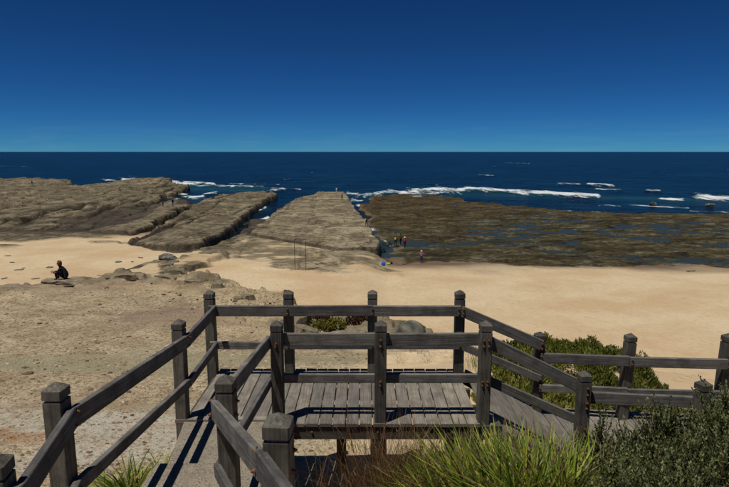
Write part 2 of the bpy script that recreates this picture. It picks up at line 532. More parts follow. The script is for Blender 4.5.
def field(X, Y):
    X = np.asarray(X, float); Y = np.asarray(Y, float)
    t = X / np.maximum(Y, 1.0)
    wr = sstep(-.01, .045, t)
    zl = np.interp(Y, [30, 60, 95, 112, 140, 400], [-9.9, -10.6, -11.0, -12.3, -13.2, -20])
    zr = np.interp(Y, [30, 50, 71, 82, 110, 400], [-9.7, -10.7, -11.72, -12.3, -13.2, -20])
    H = zl * (1 - wr) + zr * wr
    H = H + .06 * fbm(X / 5, Y / 5, 3, 4) + .10 * fbm(X / 20, Y / 20, 4, 2)
    Z0 = np.zeros_like(H)
    rk = Z0.copy()
    global UNDERCUT_SHADE
    UNDERCUT_SHADE = Z0.copy()
    xw = X + 1.6 * fbm(X / 9, Y / 22, 26, 3)
    crk = sstep(.05, .012, np.abs(fbm((xw + .06 * Y) / 8, Y / 85, 24, 3, .5))) + .7 * sstep(.035, .008, np.abs(fbm((X + .5 * Y) / 16, (Y - .5 * X) / 14, 25, 3, .55)))
    strat = fbm((xw + .10 * Y) / 15, Y / 60, 21, 4, .5)
    # low flats of rock in the sand
    dF = sdpoly(X, Y, PF) + 5 * fbm(X / 9, Y / 5, 33, 4)
    mF = sstep(-1, 1.5, dF)
    pf = sstep(-.32, -.18, fbm(X / 14, Y / 4, 35, 5) + .1)
    H = H + mF * (pf * .3 - .1)
    rk = np.maximum(rk, mF * pf)
    dA2 = sdpoly(X, Y, PA2) + 2.5 * fbm(X / 9, Y / 5, 34, 4)
    mA2 = sstep(-.8, 1.2, dA2)
    pa = sstep(-.34, -.16, fbm(X / 16, Y / 2.6, 36, 5, .6) + .035 * (Y - 60) - .02)
    H = H + mA2 * (pa * .22)
    rk = np.maximum(rk, mA2 * pa * .95)
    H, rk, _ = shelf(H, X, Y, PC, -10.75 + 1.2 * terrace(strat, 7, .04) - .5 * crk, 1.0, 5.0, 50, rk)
    rk = rk * (1 - .9 * sstep(.12, .3, fbm(X / 6, Y / 4, 94, 4)) * sstep(90, 75, Y))
    UNDERCUT_SHADE = 0 * UNDERCUT_SHADE
    topE = -10.65 + 1.5 * terrace(strat, 6, .04) - .6 * crk + .08 * fbm(X / 3, Y / 3, 62, 3)
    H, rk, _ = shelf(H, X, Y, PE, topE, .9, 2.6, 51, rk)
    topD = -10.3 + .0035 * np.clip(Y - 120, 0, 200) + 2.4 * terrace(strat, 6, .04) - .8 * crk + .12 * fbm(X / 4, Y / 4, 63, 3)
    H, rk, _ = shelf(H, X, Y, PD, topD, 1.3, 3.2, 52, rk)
    jb = fbm((X + Y * .45) / 3.0, Y / 40, 71, 3)
    dBr = sdpoly(X, Y, PB)
    H = H - 1.5 * sstep(-2.6, -1.4, dBr + .9 * fbm(X / 4, Y / 4, 95, 3)) * sstep(.2, -.3, dBr) * sstep(-46, -43, X) * rk
    rk0 = rk.copy()
    topB = -10.15 + .9 * terrace(strat, 7, .04) + .10 * jb - .45 * crk + .06 * fbm(X / 2.5, Y / 2.5, 64, 3)
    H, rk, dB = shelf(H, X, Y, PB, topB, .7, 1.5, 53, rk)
    crack = np.abs(fbm((X - Y * .42) / 7, Y / 45, 72, 2))            # joints splitting the near right side of that slab
    H = H - .9 * sstep(.07, .0, crack) * sstep(9, 4, dB) * sstep(0, .6, dB) * sstep(-28, -34, X * 1.0 + 0 * Y) 
    tj = np.abs(X / Y + .0905)
    topA = -10.35 - .16 * sstep(.0, .004, -(X / Y + .0905)) + .16 * terrace(fbm(X / 16 + Y / 30, Y / 7, 73, 4), 6, .06) - .10 * crk + .03 * fbm(X / 3, Y / 3, 74, 3) - .25 * sstep(.0022, .0, tj)
    topA = topA - .004 * np.clip(Y - 120, 0, 90)
    pale = np.maximum(.85 * mA2, sstep(-.5, 0, sdpoly(X, Y, PA)) * .75)
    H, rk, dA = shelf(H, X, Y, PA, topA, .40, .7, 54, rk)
    H = H - .45 * sstep(1.0, .1, -dA - .35) * (dA < -.3) * sstep(105, 95, Y)     # scour under the ledge
    # reef
    dR = sdpoly(X, Y, PR) + 2.5 * fbm(X / 8, Y / 8, 55, 4)
    fR = sstep(-2.0, .5, dR)
    rn = fbm((X - .25 * Y) / 13, (Y + .2 * X) / 5, 56, 6, .58)
    px = 364.5 + FPX * X / (Y * CP + 14.8 * SP)
    backm = sstep(1.3, .2, np.abs(Y - 150) / 60) * sstep(520, 400, px)
    base = np.interp(px, [370, 430, 520, 640, 729, 900], [-11.96, -11.90, -11.87, -11.91, -11.93, -11.93])
    hR = base + .42 * rn + .44 * fbm((X - .3 * Y) / 3.6, Y / 2.4, 59, 5, .70) + backm * (.25 + .5 * np.maximum(0, fbm(X / 3, Y / 3, 57, 3)))
    hR = hR + .35 * sstep(6, 0, dR) * sstep(110, 150, Y) * sstep(600, 480, px)
    # join to sand
    H = H * (1 - fR) + np.maximum(hR, H - .45) * fR
    reef = fR * sstep(.15, .7, fR)
    dI = sdpoly(X, Y, PI) + 2.5 * fbm(X / 6, Y / 6, 58, 4)
    H = np.maximum(H, np.where(dI > -3, -12.3 + .85 * sstep(-2, 4, dI) + .2 * rn, -99))
    reef = np.maximum(reef, sstep(-2, 0, dI))
    orange = np.clip(backm * 1.2 + reef * sstep(110, 150, Y) * .6, 0, 1)
    # near shelf
    near = np.where(Y > 5.8, -1.2 - 2.25 * (1 - np.exp(-(Y - 5.8) / 12)), -1.2 + .28 * (5.8 - Y))
    near = near + .10 * fbm(X / 3, Y / 3, 80, 5) * sstep(2, 9, Y) + .16 * fbm(X / 9, Y / 9, 81, 3)
    led = terrace(fbm(X / 6, Y / 1.8, 82, 5, .6), 6, .06)
    dN = sdpoly(X, Y, POLY_NEAR) + .9 * fbm(X / 2.2, Y / 2.2, 83, 5, .6) * sstep(9, 16, Y)
    rim = sstep(4.5, 0.5, dN) * sstep(10, 17, Y)
    near = near + rim * (.8 * led - .25 * sstep(.05, .0, np.abs(fbm(X / 2.5, Y / 1.2, 93, 3))))
    near = near + .55 * np.exp(-(((X - 3.6) / 3.0) ** 2 + ((Y - 10.2) / 1.7) ** 2))            # vegetated bank
    fN = sstep(-.5, 0, dN)
    drop = sstep(-5.5, -.3, dN)
    H2 = H + (near - 1.1 - H) * drop
    H2 = H2 * (1 - fN) + near * fN
    H = np.where(dN > -6, H2, H)
    gr = sstep(-1.2, 0, dN)
    sandy = sstep(-.8, .4, X - .10 * Y + 1.0 + .8 * fbm(X / 1.5, Y / 1.5, 85, 3)) * sstep(17.5, 15, Y)
    gravel = gr * (1 - sandy)
    rimrock = rim * sstep(-.1, .25, fbm(X / 4, Y / 1.6, 86, 4) + .12) * gr
    n1 = fbm(X / 5, Y / 2.2, 87, 5, .6)
    clay = .9 * sstep(.0, .3, n1 + .5 * fbm(X / .9, Y / .5, 187, 4)) * sstep(11, 8, Y) + .8 * sstep(.22, .4, fbm(X / 2, Y / 1.0, 88, 4)) * sstep(11, 8, Y)
    rust = sstep(-.08, .2, fbm(X / 1.6, Y / .9, 89, 5)) * sstep(10.5, 8.5, Y)
    purple = sstep(-.1, .35, fbm(X / 6, Y / 3, 90, 4)) * sstep(15, 20, Y)
    green = sstep(.12, .25, fbm(X / 5, Y / 1.3, 91, 4)) * sstep(17, 12, Y) * sstep(7, 10, Y)
    rk = np.where(dN > -6, 0, rk)
    rk = np.maximum(rk, rimrock)
    gravel = gravel * (1 - .8 * rimrock)
    wet_shade = np.where(gr > .01, 0, sstep(-11.45, -11.85, H + .12 * fbm(X / 6, Y / 6, 92, 3)))
    lw = sstep(88, 98, Y) * sstep(-.05, -.2, t) * (1 - gr)
    wet_shade = np.clip(np.maximum(wet_shade, lw * sstep(-10.5, -10.95, H) * .85), 0, 1)
    wet_shade = wet_shade * (1 - .6 * reef)
    wet_shade = np.maximum(wet_shade, UNDERCUT_SHADE * .9 * (gr < .01))  # adds painted undercut shade below shelf edges to the real wetness
    return dict(H=H, rock=rk, reef=reef * (gr < .01), gravel=gravel, wet_shade=wet_shade, orange=orange, clay=np.clip(clay, 0, 1), rust=rust,
                purple=purple, green=green, crack=np.clip(crk, 0, 1) * rk * (gr < .01) * (1 - .65 * pale), pale=pale * (gr < .01) + (gr > .01) * .8)


def zof(x, y):
    return float(field(np.array([float(x)]), np.array([float(y)]))['H'][0])


def hit(px, py):
    """first ground point seen at that place of the survey photograph"""
    u = (px - 364.5) / FPX; v = (243.5 - py) / FPX
    q = np.exp(np.linspace(math.log(4), math.log(330), 2600))
    X = q * u; Y = q * (CP + v * SP); Z = EYE + q * (-SP + v * CP)
    H = field(X, Y)['H']
    i = int(np.argmax(Z < H)) if (Z < H).any() else len(q) - 1
    return Vector((X[i], Y[i], H[i]))


NCL = 760
lg = lambda a, b, n: np.exp(np.linspace(math.log(a + 8.0), math.log(b + 8.0), n, endpoint=False))
s_ = np.concatenate([lg(-5, 8, 80), lg(8, 30, 240), lg(30, 56, 50), lg(56, 135, 400), lg(135, 337, 150), [360, 700, 2000, 6000, 14000, 27000]])
NRW = len(s_)
tt = np.linspace(-1, 1, NCL); tt = .72 * tt + .33 * tt ** 5
XX = (s_[:, None] * tt[None, :]).ravel()
YY = np.repeat(s_ - 8.0, NCL)
fd = field(XX, YY)
me = np_mesh('shore_ground', np.stack([XX, YY, fd['H']], 1), grid_faces(NRW, NCL), M_GROUND, True)
for a in ('rock', 'reef', 'gravel', 'wet_shade', 'orange', 'clay', 'rust', 'purple', 'green', 'pale', 'crack'):
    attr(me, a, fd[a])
tag(link('beach_ground', me), 'tan gravel shelf, pale sand beach and bedded rock platforms running out to sea', kind='structure')

# ------------------------------------------------------------------ sea
NRW, NCL = 470, 800
s_ = np.exp(np.linspace(math.log(58.0), math.log(1500.0), NRW - 6))
s_ = np.concatenate([s_, [2200, 3600, 6000, 10000, 16000, 26000]])
tt = np.linspace(-1, 1, NCL); tt = .80 * tt + .30 * tt ** 5
XX = (s_[:, None] * tt[None, :]).ravel(); YY = np.repeat(s_, NCL)
depth = np.full_like(XX, 8.0)
nearw = YY < 330
depth[nearw] = SEA - field(XX[nearw], YY[nearw])['H']
pxs, pys = to_px(XX, YY, np.full_like(XX, SEA))
# lines of broken water: list of (points, half thickness in survey px, strength)
FOAM = [([(366, 196), (378, 194), (388, 191.5), (403, 194), (419, 196)], 2.2, 1.0), ([(400, 194), (425, 191), (440, 189), (456, 191.5), (467, 189.5)], 2.6, 1.1),
        ([(425, 195), (440, 193), (460, 190)], 1.6, .8),
        ([(467, 189), (490, 190.5), (520, 192), (554, 193.6)], 1.7, 1.25), ([(520, 193), (554, 194.2), (597, 196.3)], 2.0, 1.35), ([(558, 184), (580, 184.6)], .9, .8),
        ([(588, 184.5), (604, 185), (612, 186)], 1.2, .95), ([(596, 189), (622, 190)], .8, .6), ([(646, 191), (660, 191.4)], .8, .9), ([(661, 199), (682, 199.5)], 1.4, 1.0),
        ([(698, 197), (712, 198), (760, 199.5)], 2.2, 1.1), ([(630, 205), (655, 206.5), (688, 208)], .8, .8), ([(600, 205), (620, 206)], .7, .7),
        ([(103, 180), (116, 181.3)], .9, .9), ([(124, 180), (142, 182.8)], 1.7, 1.2), ([(161, 180.5), (170, 181.5), (182, 184.5), (192, 185)], 2.0, 1.2),
        ([(185, 182.5), (200, 183.2), (214, 184.5)], 1.2, 1.0), ([(190, 186), (215, 186), (240, 186.6), (262, 187.2)], 1.1, .75), ([(183, 196), (192, 198), (203, 197)], 1.6, .95),
        ([(158, 198), (178, 199)], .9, .9), ([(205, 195), (216, 193)], 1.1, .9), ([(134, 201), (140, 201)], 1.2, 1.0), ([(138, 205), (152, 204)], .9, .9),
        ([(240, 218), (247, 213), (256, 210), (265, 207.5)], 1.6, 1.05), ([(256, 224), (262, 220), (268, 217.5)], 1.8, 1.1), ([(272, 191), (283, 189.6)], 1.5, .9),
        ([(347, 194), (360, 195.5), (370, 196)], 1.6, .85), ([(352, 200), (362, 200.5)], 1.0, .8), ([(360, 206), (369, 205), (379, 203.5)], 1.4, 1.0),
        ([(370, 229.5), (378, 229), (386, 228.2)], 1.7, 1.15), ([(384, 240), (390, 246)], 1.0, .75), ([(265, 188.5), (300, 189.5)], .8, .6),
        ([(500, 208), (530, 209)], .8, .7), ([(560, 211), (600, 212)], .7, .6), ([(690, 211), (729, 212)], .8, .6), ([(230, 184), (280, 185)], .7, .5),
        ([(0, 166), (30, 167)], .35, .4), ([(505, 163), (530, 163.5)], .4, .45), ([(479, 175), (494, 175.5)], .5, .6)]
AER = [([(186, 188), (215, 188.5), (262, 190)], 3.2, 1.0), ([(160, 198), (200, 200)], 2.0, .5), ([(370, 198), (470, 194), (560, 196)], 3.6, .8),
       ([(596, 197.5), (650, 198.5), (700, 200)], 2.0, 1.0), ([(240, 216), (265, 209)], 3, .5), ([(630, 204), (729, 203)], 2.5, .3),
       ([(186, 209), (160, 224), (135, 236)], 3.0, .8), ([(345, 195), (368, 200), (372, 225), (392, 255)], 3.0, .25)]


def strokes(L, nz):
    f = np.zeros_like(pxs)
    for pts, th, st in L:
        x0 = min(p[0] for p in pts) - 8; x1 = max(p[0] for p in pts) + 8
        y0 = min(p[1] for p in pts) - 8; y1 = max(p[1] for p in pts) + 8
        I = np.nonzero((pxs > x0) & (pxs < x1) & (pys > y0) & (pys < y1))[0]
        x = pxs[I]; y = pys[I]
        best = np.full(len(I), 1e9)
        for (ax, ay), (bx, by) in zip(pts[:-1], pts[1:]):
            ex, ey = bx - ax, by - ay
            t = np.clip(((x - ax) * ex + (y - ay) * ey) / (ex * ex + ey * ey), 0, 1)
            dd = np.hypot((x - ax - t * ex) * .45, y - ay - t * ey)
            best = np.minimum(best, dd)
        v = st * sstep(th * 1.7, th * .1, best * (1 + nz[I] * 1.1))
        f[I] = np.maximum(f[I], v)
    return f


nz = fbm(XX / 4.5, YY / 14, 140, 5, .65)
foam = strokes(FOAM, nz) * (1.12 + .5 * nz)
edge = sstep(.22, .02, depth) * sstep(125, 140, YY) * (depth > -.6)
foam = np.maximum(foam, edge * (.42 + .5 * fbm(XX / 9, YY / 9, 141, 3)))
caps = sstep(.50, .72, fbm(XX / 9, YY / 22, 144, 4, .6)) * sstep(200, 320, YY) * sstep(1400, 600, YY) * .42
foam = np.maximum(foam, caps)
aer = np.clip(strokes(AER, nz * .4) * (.75 + .5 * nz) + foam * .5, 0, 1)
shal = sstep(.75, .0, depth) * sstep(150, 120, YY) + .35 * sstep(1.0, 0, depth)
swell = .12 * fbm(XX / 30, YY / 7, 142, 3) * sstep(170, 230, YY) * sstep(1500, 900, YY)
ZZ = SEA + swell + .45 * np.clip(foam, 0, 1.2) * sstep(170, 190, YY)
me = np_mesh('sea', np.stack([XX, YY, ZZ], 1), grid_faces(NRW, NCL), M_SEA, True)
attr(me, 'foam', foam); attr(me, 'aerated', aer); attr(me, 'shallow', np.clip(shal, 0, 1))
tag(link('sea', me), 'deep blue ocean with lines of white surf reaching the horizon', kind='structure')

# wide ocean beyond the sides of the detailed sheet
V = []; F = []
for sx in (-1, 1):
    for (a, b) in ((58, 345), (345, 1500), (1500, 26000)):
        i = len(V)
        V += [(sx * 1.1 * a - sx * .0, a, SEA - .02), (sx * 6 * a, a, SEA - .02), (sx * 6 * b, b, SEA - .02), (sx * 1.1 * b, b, SEA - .02)]
        F.append([i, i + 1, i + 2, i + 3] if sx > 0 else [i + 3, i + 2, i + 1, i])
me = mesh('outer_sea', V, F, M_SEA)
for a in ('foam', 'aerated', 'shallow'): attr(me, a, np.zeros(len(V)))
tag(link('sea', me), 'open ocean beyond the edges of the bay', kind='structure')

# spray thrown up where a swell hits the outer rocks
k = NT('sea_spray_white')
M_SPRAY = k.out((.82, .85, .86), .9)
def blobs(name, c, size, n, seed, mat):
    r = np.random.default_rng(seed)
    base = bmesh.new(); bmesh.ops.create_icosphere(base, subdivisions=1, radius=1)
    bv = np.array([v.co[:] for v in base.verts]); bf = np.array([[v.index for v in f.verts] for f in base.faces]); base.free()
    V = []; F = []
    for i in range(n):
        q = r.normal(0, .42, 3); q[2] = abs(q[2])
        s = r.uniform(.05, .16) * (1.2 - min(1, abs(q[2])))
        V.append(bv * np.array([s * 2, s * 1.6, s]) * size[2] * .6 + np.array(c) + q * np.array(size))
        F.append(bf + i * len(bv))
    return np_mesh(name, np.concatenate(V), np.concatenate(F), mat, True)
p = at(133, 182.3, SEA)
tag(link('sea_spray', blobs('spray', tuple(p), (3.2, 1.2, 2.6), 260, 5, M_SPRAY)), 'burst of white spray behind the far left rock shelf', kind='stuff')
p = at(163, 181.3, SEA)
tag(link('sea_spray', blobs('spray', tuple(p), (2.2, 1.2, 1.1), 120, 6, M_SPRAY)), 'low spray at the tip of the outer left rocks', kind='stuff')

# ------------------------------------------------------------------ timber walkway
def board_mesh(L, T, Hh, mat, ch=.004, name='board', bow=0):
    """length along X, thickness along Y, height along Z, chamfered long edges"""
    y, z = T / 2, Hh / 2
    c = min(ch, T * .3, Hh * .3)
    prof = [(-y + c, -z), (y - c, -z), (y, -z + c), (y, z - c), (y - c, z), (-y + c, z), (-y, z - c), (-y, -z + c)]
    V = []
    for x in (-L / 2, L / 2):
        V += [(x, a, b) for a, b in prof]
    F = [[i, (i + 1) % 8, 8 + (i + 1) % 8, 8 + i] for i in range(8)] + [list(range(7, -1, -1)), list(range(8, 16))]
    F = [f[::-1] for f in F]
    return mesh(name, V, F, mat)


def board(name, p0, p1, T, Hh, mat, parent, up=(0, 0, 1), ch=.004):
    p0, p1 = Vector(p0), Vector(p1)
    d = p1 - p0
    x = d.normalized(); u = Vector(up)
    y = u.cross(x).normalized(); z = x.cross(y)
    M = Matrix((x, y, z)).transposed().to_4x4()
    M.translation = (p0 + p1) / 2
    return link(name, board_mesh(d.length, T, Hh, mat, ch, name), None, parent, M=M)


PW = .06
def post_mesh(below, top=1.09, w=PW, name='post'):
    """square post, a groove under the pyramid cap"""
    g = .004
    rings = [(-below, w - g), (-below + g, w), (top - .115, w), (top - .111, w - .011), (top - .101, w - .011), (top - .097, w + .001), (top - .040, w + .001), (top - .036, w - .004), (top, w * .12)]
    c = .007
    V = []; F = []
    for z, r in rings:
        cc = min(c, r * .3)
        for a, b in ((-r + cc, -r), (r - cc, -r), (r, -r + cc), (r, r - cc), (r - cc, r), (-r + cc, r), (-r, r - cc), (-r, -r + cc)):
            V.append((a, b, z))
    n = len(rings)
    for i in range(n - 1):
        for j in range(8):
            F.append([i * 8 + j, i * 8 + (j + 1) % 8, (i + 1) * 8 + (j + 1) % 8, (i + 1) * 8 + j])
    F.append(list(range(7, -1, -1))); F.append([(n - 1) * 8 + j for j in range(8)])
    return mesh(name, V, F, M_POST)


PM = {}
def post_for(below, top=1.09):
    key = (round(below, 2), round(top, 2))
    if key not in PM: PM[key] = post_mesh(below, top)
    return PM[key]


def bolt_mesh():
    bm = bmesh.new()
    bmesh.ops.create_cone(bm, cap_ends=True, segments=6, radius1=.013, radius2=.012, depth=.011)
    r = bmesh.ops.create_cone(bm, cap_ends=True, segments=8, radius1=.007, radius2=.006, depth=.012)
    bmesh.ops.translate(bm, verts=r['verts'], vec=(0, 0, .009))
    r = bmesh.ops.create_cone(bm, cap_ends=True, segments=10, radius1=.018, radius2=.018, depth=.003)
    bmesh.ops.translate(bm, verts=r['verts'], vec=(0, 0, -.0065))
    me = bpy.data.meshes.new('bolt'); bm.to_mesh(me); bm.free(); me.materials.append(M_BOLT); return me
BOLT = bolt_mesh()


def add_bolt(post, pos, nrm):
    q = Vector(nrm).to_track_quat('Z', 'Y').to_matrix().to_4x4()
    q.translation = Vector(pos) - Vector(post['wpos'])
    # account for the post's rotation
    Rm = post.matrix_basis.to_3x3().to_4x4().inverted()
    o = bpy.data.objects.new('bolt', BOLT); COL.objects.link(o)
    o.parent = post
    o.matrix_basis = Rm @ q


def add_post(rail_thing, x, y, z, below=.25, top=1.09, rz=0, lean=(0, 0)):
    o = bpy.data.objects.new('post', post_for(below, top)); COL.objects.link(o)
    o.parent = rail_thing
    o.location = Vector((x, y, z)) - parent_loc(rail_thing)
    o.rotation_euler = (lean[0] + random.uniform(-.006, .006), lean[1] + random.uniform(-.006, .006), rz + random.uniform(-.015, .015))
    o.matrix_basis = Matrix.Translation(o.location) @ o.rotation_euler.to_matrix().to_4x4()
    o['wpos'] = (x, y, z)
    return o


def wire(p0, p1, z0, z1, off, name, T, Hh, par, m=M_RAIL, cut=.002):
    """rail between two posts, on their inner face (offset vector off)"""
    a = Vector((p0[0] + off[0], p0[1] + off[1], z0)); b = Vector((p1[0] + off[0], p1[1] + off[1], z1))
    d = (b - a).normalized()
    return board(name, a + d * cut, b - d * cut, T, Hh, m, par, ch=.005)


RT, UH, LH = .045, .132, .095
OFF = PW + RT / 2 + .001
YB, YF = 6.84, 5.55
DX = [-1.94, -.955, .10, 1.20]

# rear railing of the deck
t = thing('timber_railing', 'grey timber railing along the seaward edge of the deck, four posts above the beach', 'railing', (DX[0], YB, 0))
rear_posts = []
for i, x in enumerate(DX):
    rear_posts.append(add_post(t, x, YB, 0, .30))
for i in range(3):
    a, b = (DX[i], YB), (DX[i + 1], YB)
    wire(a, b, .845, .845 + (.006 if i == 1 else 0), (0, -OFF), 'rail', RT, UH, t)
    wire(a, b, .40, .40, (0, -OFF), 'rail', RT, LH, t)
for i, x in enumerate(DX):
    for dz in ((.877, .812) if i else (.86,)):
        add_bolt(rear_posts[i], (x + (.0 if i < 3 else -.028), YB - OFF - RT / 2 - .006, dz), (0, -1, 0))
    add_bolt(rear_posts[i], (x, YB - OFF - RT / 2 - .006, .40), (0, -1, 0))
for dz in (.872, .812):
    add_bolt(rear_posts[3], (DX[3] + .03, YB - OFF - RT / 2 - .006, dz), (0, -1, 0))

# front railing of the deck
FX = [-.905, .165, 1.245]
t = thing('timber_railing', 'grey timber railing on the near side of the deck, three posts with rails bolted behind', 'railing', (FX[0], YF, 0))
fp = [add_post(t, x, YF, 0, .18) for x in FX]
for i in range(2):
    a, b = (FX[i], YF), (FX[i + 1], YF)
    wire(a, b, .862, .866, (0, OFF), 'rail', RT, UH, t)
    wire(a, b, .435, .435, (0, OFF), 'rail', RT, LH, t)
for i, x in enumerate(FX):
    xs = (x,) if i < 2 else (x - .026, x + .026)
    for xx in xs:
        for dz in (.90, .835, .455, .415):
            if i == 0 and dz in (.90, .415): continue
            add_bolt(fp[i], (xx, YF - PW - .006, dz), (0, -1, 0))

# left side railing of the stair
PL = [(-1.94, YB, 0), (-1.93, 5.60, 0), (-1.90, 3.27, .31), (-1.71, 2.41, .33), (-1.30, 1.1, .75)]
t = thing('timber_railing', 'grey timber railing on the far left of the concrete steps', 'railing', (PL[1][0], PL[1][1], 0))
pp = [None] + [add_post(t, *PL[1], below=.32), add_post(t, *PL[2], below=1.2), add_post(t, *PL[3], below=1.2, rz=.15), add_post(t, *PL[4], below=1.0, rz=.2)]
for i in range(4):
    a, b = PL[i], PL[i + 1]
    d = Vector((b[0] - a[0], b[1] - a[1], 0)).normalized()
    n = Vector((-d.y, d.x, 0))
    if n.x < 0: n = -n
    off = (n.x * OFF, n.y * OFF)
    e = .085 if i == 0 else .0
    aa = (a[0], a[1] - e) if i == 0 else a
    wire(aa, b, a[2] + .855, b[2] + .855, off, 'rail', RT, UH, t)
    wire(aa, b, a[2] + .40, b[2] + .40, off, 'rail', RT, LH, t)
for i in (1, 2, 3):
    x, y, z = PL[i]
    for dz in (.89, .82, .40):
        add_bolt(pp[i], (x + OFF + RT / 2 + .006, y + (.02 if dz > .85 else -.02), z + dz), (1, 0, 0))
board('bracket', (-1.99, 5.60, -.36), (-1.86, 5.60, -.36), .13, .075, M_BEAM, t)

# right side railing of the stair, bending towards the camera
Q = [(-.905, YF, 0), (-.925, 3.56, .235), (-.385, 2.35, .56), (.16, 1.12, .80)]
t = thing('timber_railing', 'grey timber railing right of the concrete steps, climbing towards the viewer', 'railing', (Q[1][0], Q[1][1], 0))
qp = [None, add_post(t, *Q[1], below=.9), add_post(t, *Q[2], below=1.2, rz=-.05), add_post(t, *Q[3], below=1.2)]
for i in range(3):
    a, b = Q[i], Q[i + 1]
    d = Vector((b[0] - a[0], b[1] - a[1], 0)).normalized()
    n = Vector((-d.y, d.x, 0))
    if n.x > 0: n = -n
    off = (n.x * OFF, n.y * OFF)
    wire(a, b, a[2] + .865, b[2] + .855, off, 'rail', RT, UH, t)
    wire(a, b, a[2] + .43, b[2] + .40, off, 'rail', RT, LH, t)
for i in (1, 2):
    x, y, z = Q[i]
    for dz in (.90, .82):
        add_bolt(qp[i], (x - OFF - RT / 2 - .006, y + (.02 if dz > .85 else -.02), z + dz), (-1, 0, 0))
        add_bolt(qp[i], (x + PW + .005, y + (.02 if dz > .85 else -.02), z + dz), (1, 0, 0))
for dz in (.865, .435):
    add_bolt(fp[0], (Q[0][0] + .005, YF - PW - .006, dz), (0, -1, 0))

# ramp + lower landing
LZ = -.54
R4, F4 = (2.22, YB), (2.29, YF)
t = thing('timber_railing', 'sloping grey timber railing on the seaward side of the ramp', 'railing', (R4[0], R4[1], LZ))
r4 = add_post(t, R4[0], R4[1], LZ, .3)
wire((DX[3], YB), R4, .845, LZ + .94, (0, -OFF), 'rail', RT, UH, t)
wire((DX[3], YB), R4, .40, LZ + .50, (0, -OFF), 'rail', RT, LH, t)
for dz in (.965, .90, .80, .50, .385):
    add_bolt(r4, (R4[0] + .005, YB - OFF - RT / 2 - .006, LZ + dz), (0, -1, 0))
t = thing('timber_railing', 'sloping grey timber railing on the near side of the ramp, rising above the green grass', 'railing', (F4[0], F4[1], LZ))
f4 = add_post(t, F4[0], F4[1], LZ, .3)
wire((FX[2], YF), F4, .862, LZ + .88, (0, OFF), 'rail', RT, UH, t)
wire((FX[2], YF), F4, .435, LZ + .50, (0, OFF), 'rail', RT, LH, t)
for dz in (.92, .85, .76, .70, .47, .40):
    add_bolt(f4, (F4[0] + .02, YF - PW - .006, LZ + dz), (0, -1, 0))
R5, R6, R7 = (3.27, 6.70), (4.42, 6.60), (5.6, 6.50)
t = thing('timber_railing', 'level grey timber railing behind the lower landing, its posts leaning outwards', 'railing', (R5[0], R5[1], LZ))
r5 = add_post(t, *R5, LZ, .4, 1.11, lean=(-.02, .045))
r6 = add_post(t, *R6, LZ, .4, 1.14, lean=(-.02, .05))
add_post(t, *R7, LZ, .4, 1.12, lean=(-.02, .04))
for a, b in ((R4, R5), (R5, R6), (R6, R7)):
    wire(a, b, LZ + .775, LZ + .785, (.0, -OFF), 'rail', RT, .125, t)
    wire(a, b, LZ + .375, LZ + .39, (.0, -OFF), 'rail', RT, LH, t)
for o, p in ((r5, R5), (r6, R6)):
    for dz in (.81, .75, .375):
        for dx in ((0,) if p is R5 else (-.02, .022)):
            add_bolt(o, (p[0] + dx + dz * .05 - .01, p[1] - OFF - RT / 2 - .007, LZ + dz), (0, -1, 0))
N3 = (3.40, 5.34)
t = thing('timber_railing', 'level grey timber railing with a broad end post, half sunk in the dark shrub', 'railing', (N3[0], N3[1], LZ))
n3 = add_post(t, *N3, LZ, .4, 1.08, rz=.3)
wire(F4, (N3[0], N3[1]), LZ + .765, LZ + .80, (0, OFF), 'rail', RT, .125, t)
N4 = (4.7, 5.2)
add_post(t, *N4, LZ, .4, 1.08, rz=.1)
wire((N3[0], N3[1]), N4, LZ + .78, LZ + .78, (0, OFF), 'rail', RT, .125, t)
k = NT('dull_steel'); k.b.inputs['Metallic'].default_value = 1
M_STEEL = k.out((.5, .5, .48), .35)
bm = bmesh.new(); bmesh.ops.create_uvsphere(bm, u_segments=10, v_segments=6, radius=.026)
me = bpy.data.meshes.new('dome_bolt'); bm.to_mesh(me); bm.free(); me.materials.append(M_STEEL)
for dz in (.80, .70):
    o = bpy.data.objects.new('bolt', me); COL.objects.link(o); o.parent = n3
    o.location = (.012, -PW - .004, dz); o.scale = (1, .6, 1)
# short railing of the next flight, farther down
t = thing('timber_railing', 'low distant timber railing of the next flight, seen beneath the far right rails', 'railing', (6.75, 10.9, -3.3))
c0 = parent_loc(t)
for dx in (0, .24, 1.4):
    z = -3.3
    o = add_post(t, c0.x + dx, c0.y - dx * .4, z, 1.2, 1.05)
wire((c0.x, c0.y), (c0.x + 1.4, c0.y - .56), -3.3 + .83, -3.3 + .83, (0, -OFF), 'rail', RT, .12, t)

# the deck itself
t = thing('timber_deck', 'small raised timber deck of weathered grey planks with railings', 'deck', (0, 6.2, 0))
random.seed(3)
pw, gap = .132, .009
x = -1.885
while x + pw < 1.30:
    y0 = 5.475 + random.uniform(-.004, .004)
    y1 = 6.985 + random.uniform(-.006, .006)
    if x + pw / 2 < -.97: y0 = 5.62
    zc = -.019 + random.uniform(-.002, .002)
    tilt = random.uniform(-.012, .012)
    board('plank', (x + pw / 2, y0, zc), (x + pw / 2 + random.uniform(-.003, .003), y1, zc), pw * random.uniform(.975, 1.0), .036, M_PLANK, t, up=(tilt, 0, 1), ch=.004)
    x += pw + gap
board('edge_board', (-1.995, 5.575, -.006), (-.975, 5.575, -.006), .075, .045, M_PLANK, t)
board('fascia_beam', (-.86, 5.512, -.112), (1.31, 5.512, -.112), .045, .145, M_BEAM, t)
board('fascia_beam', (-2.0, 6.94, -.115), (1.31, 6.94, -.115), .045, .15, M_BEAM, t)
board('side_beam', (-1.91, 5.62, -.115), (-1.91, 6.915, -.115), .045, .15, M_BEAM, t)
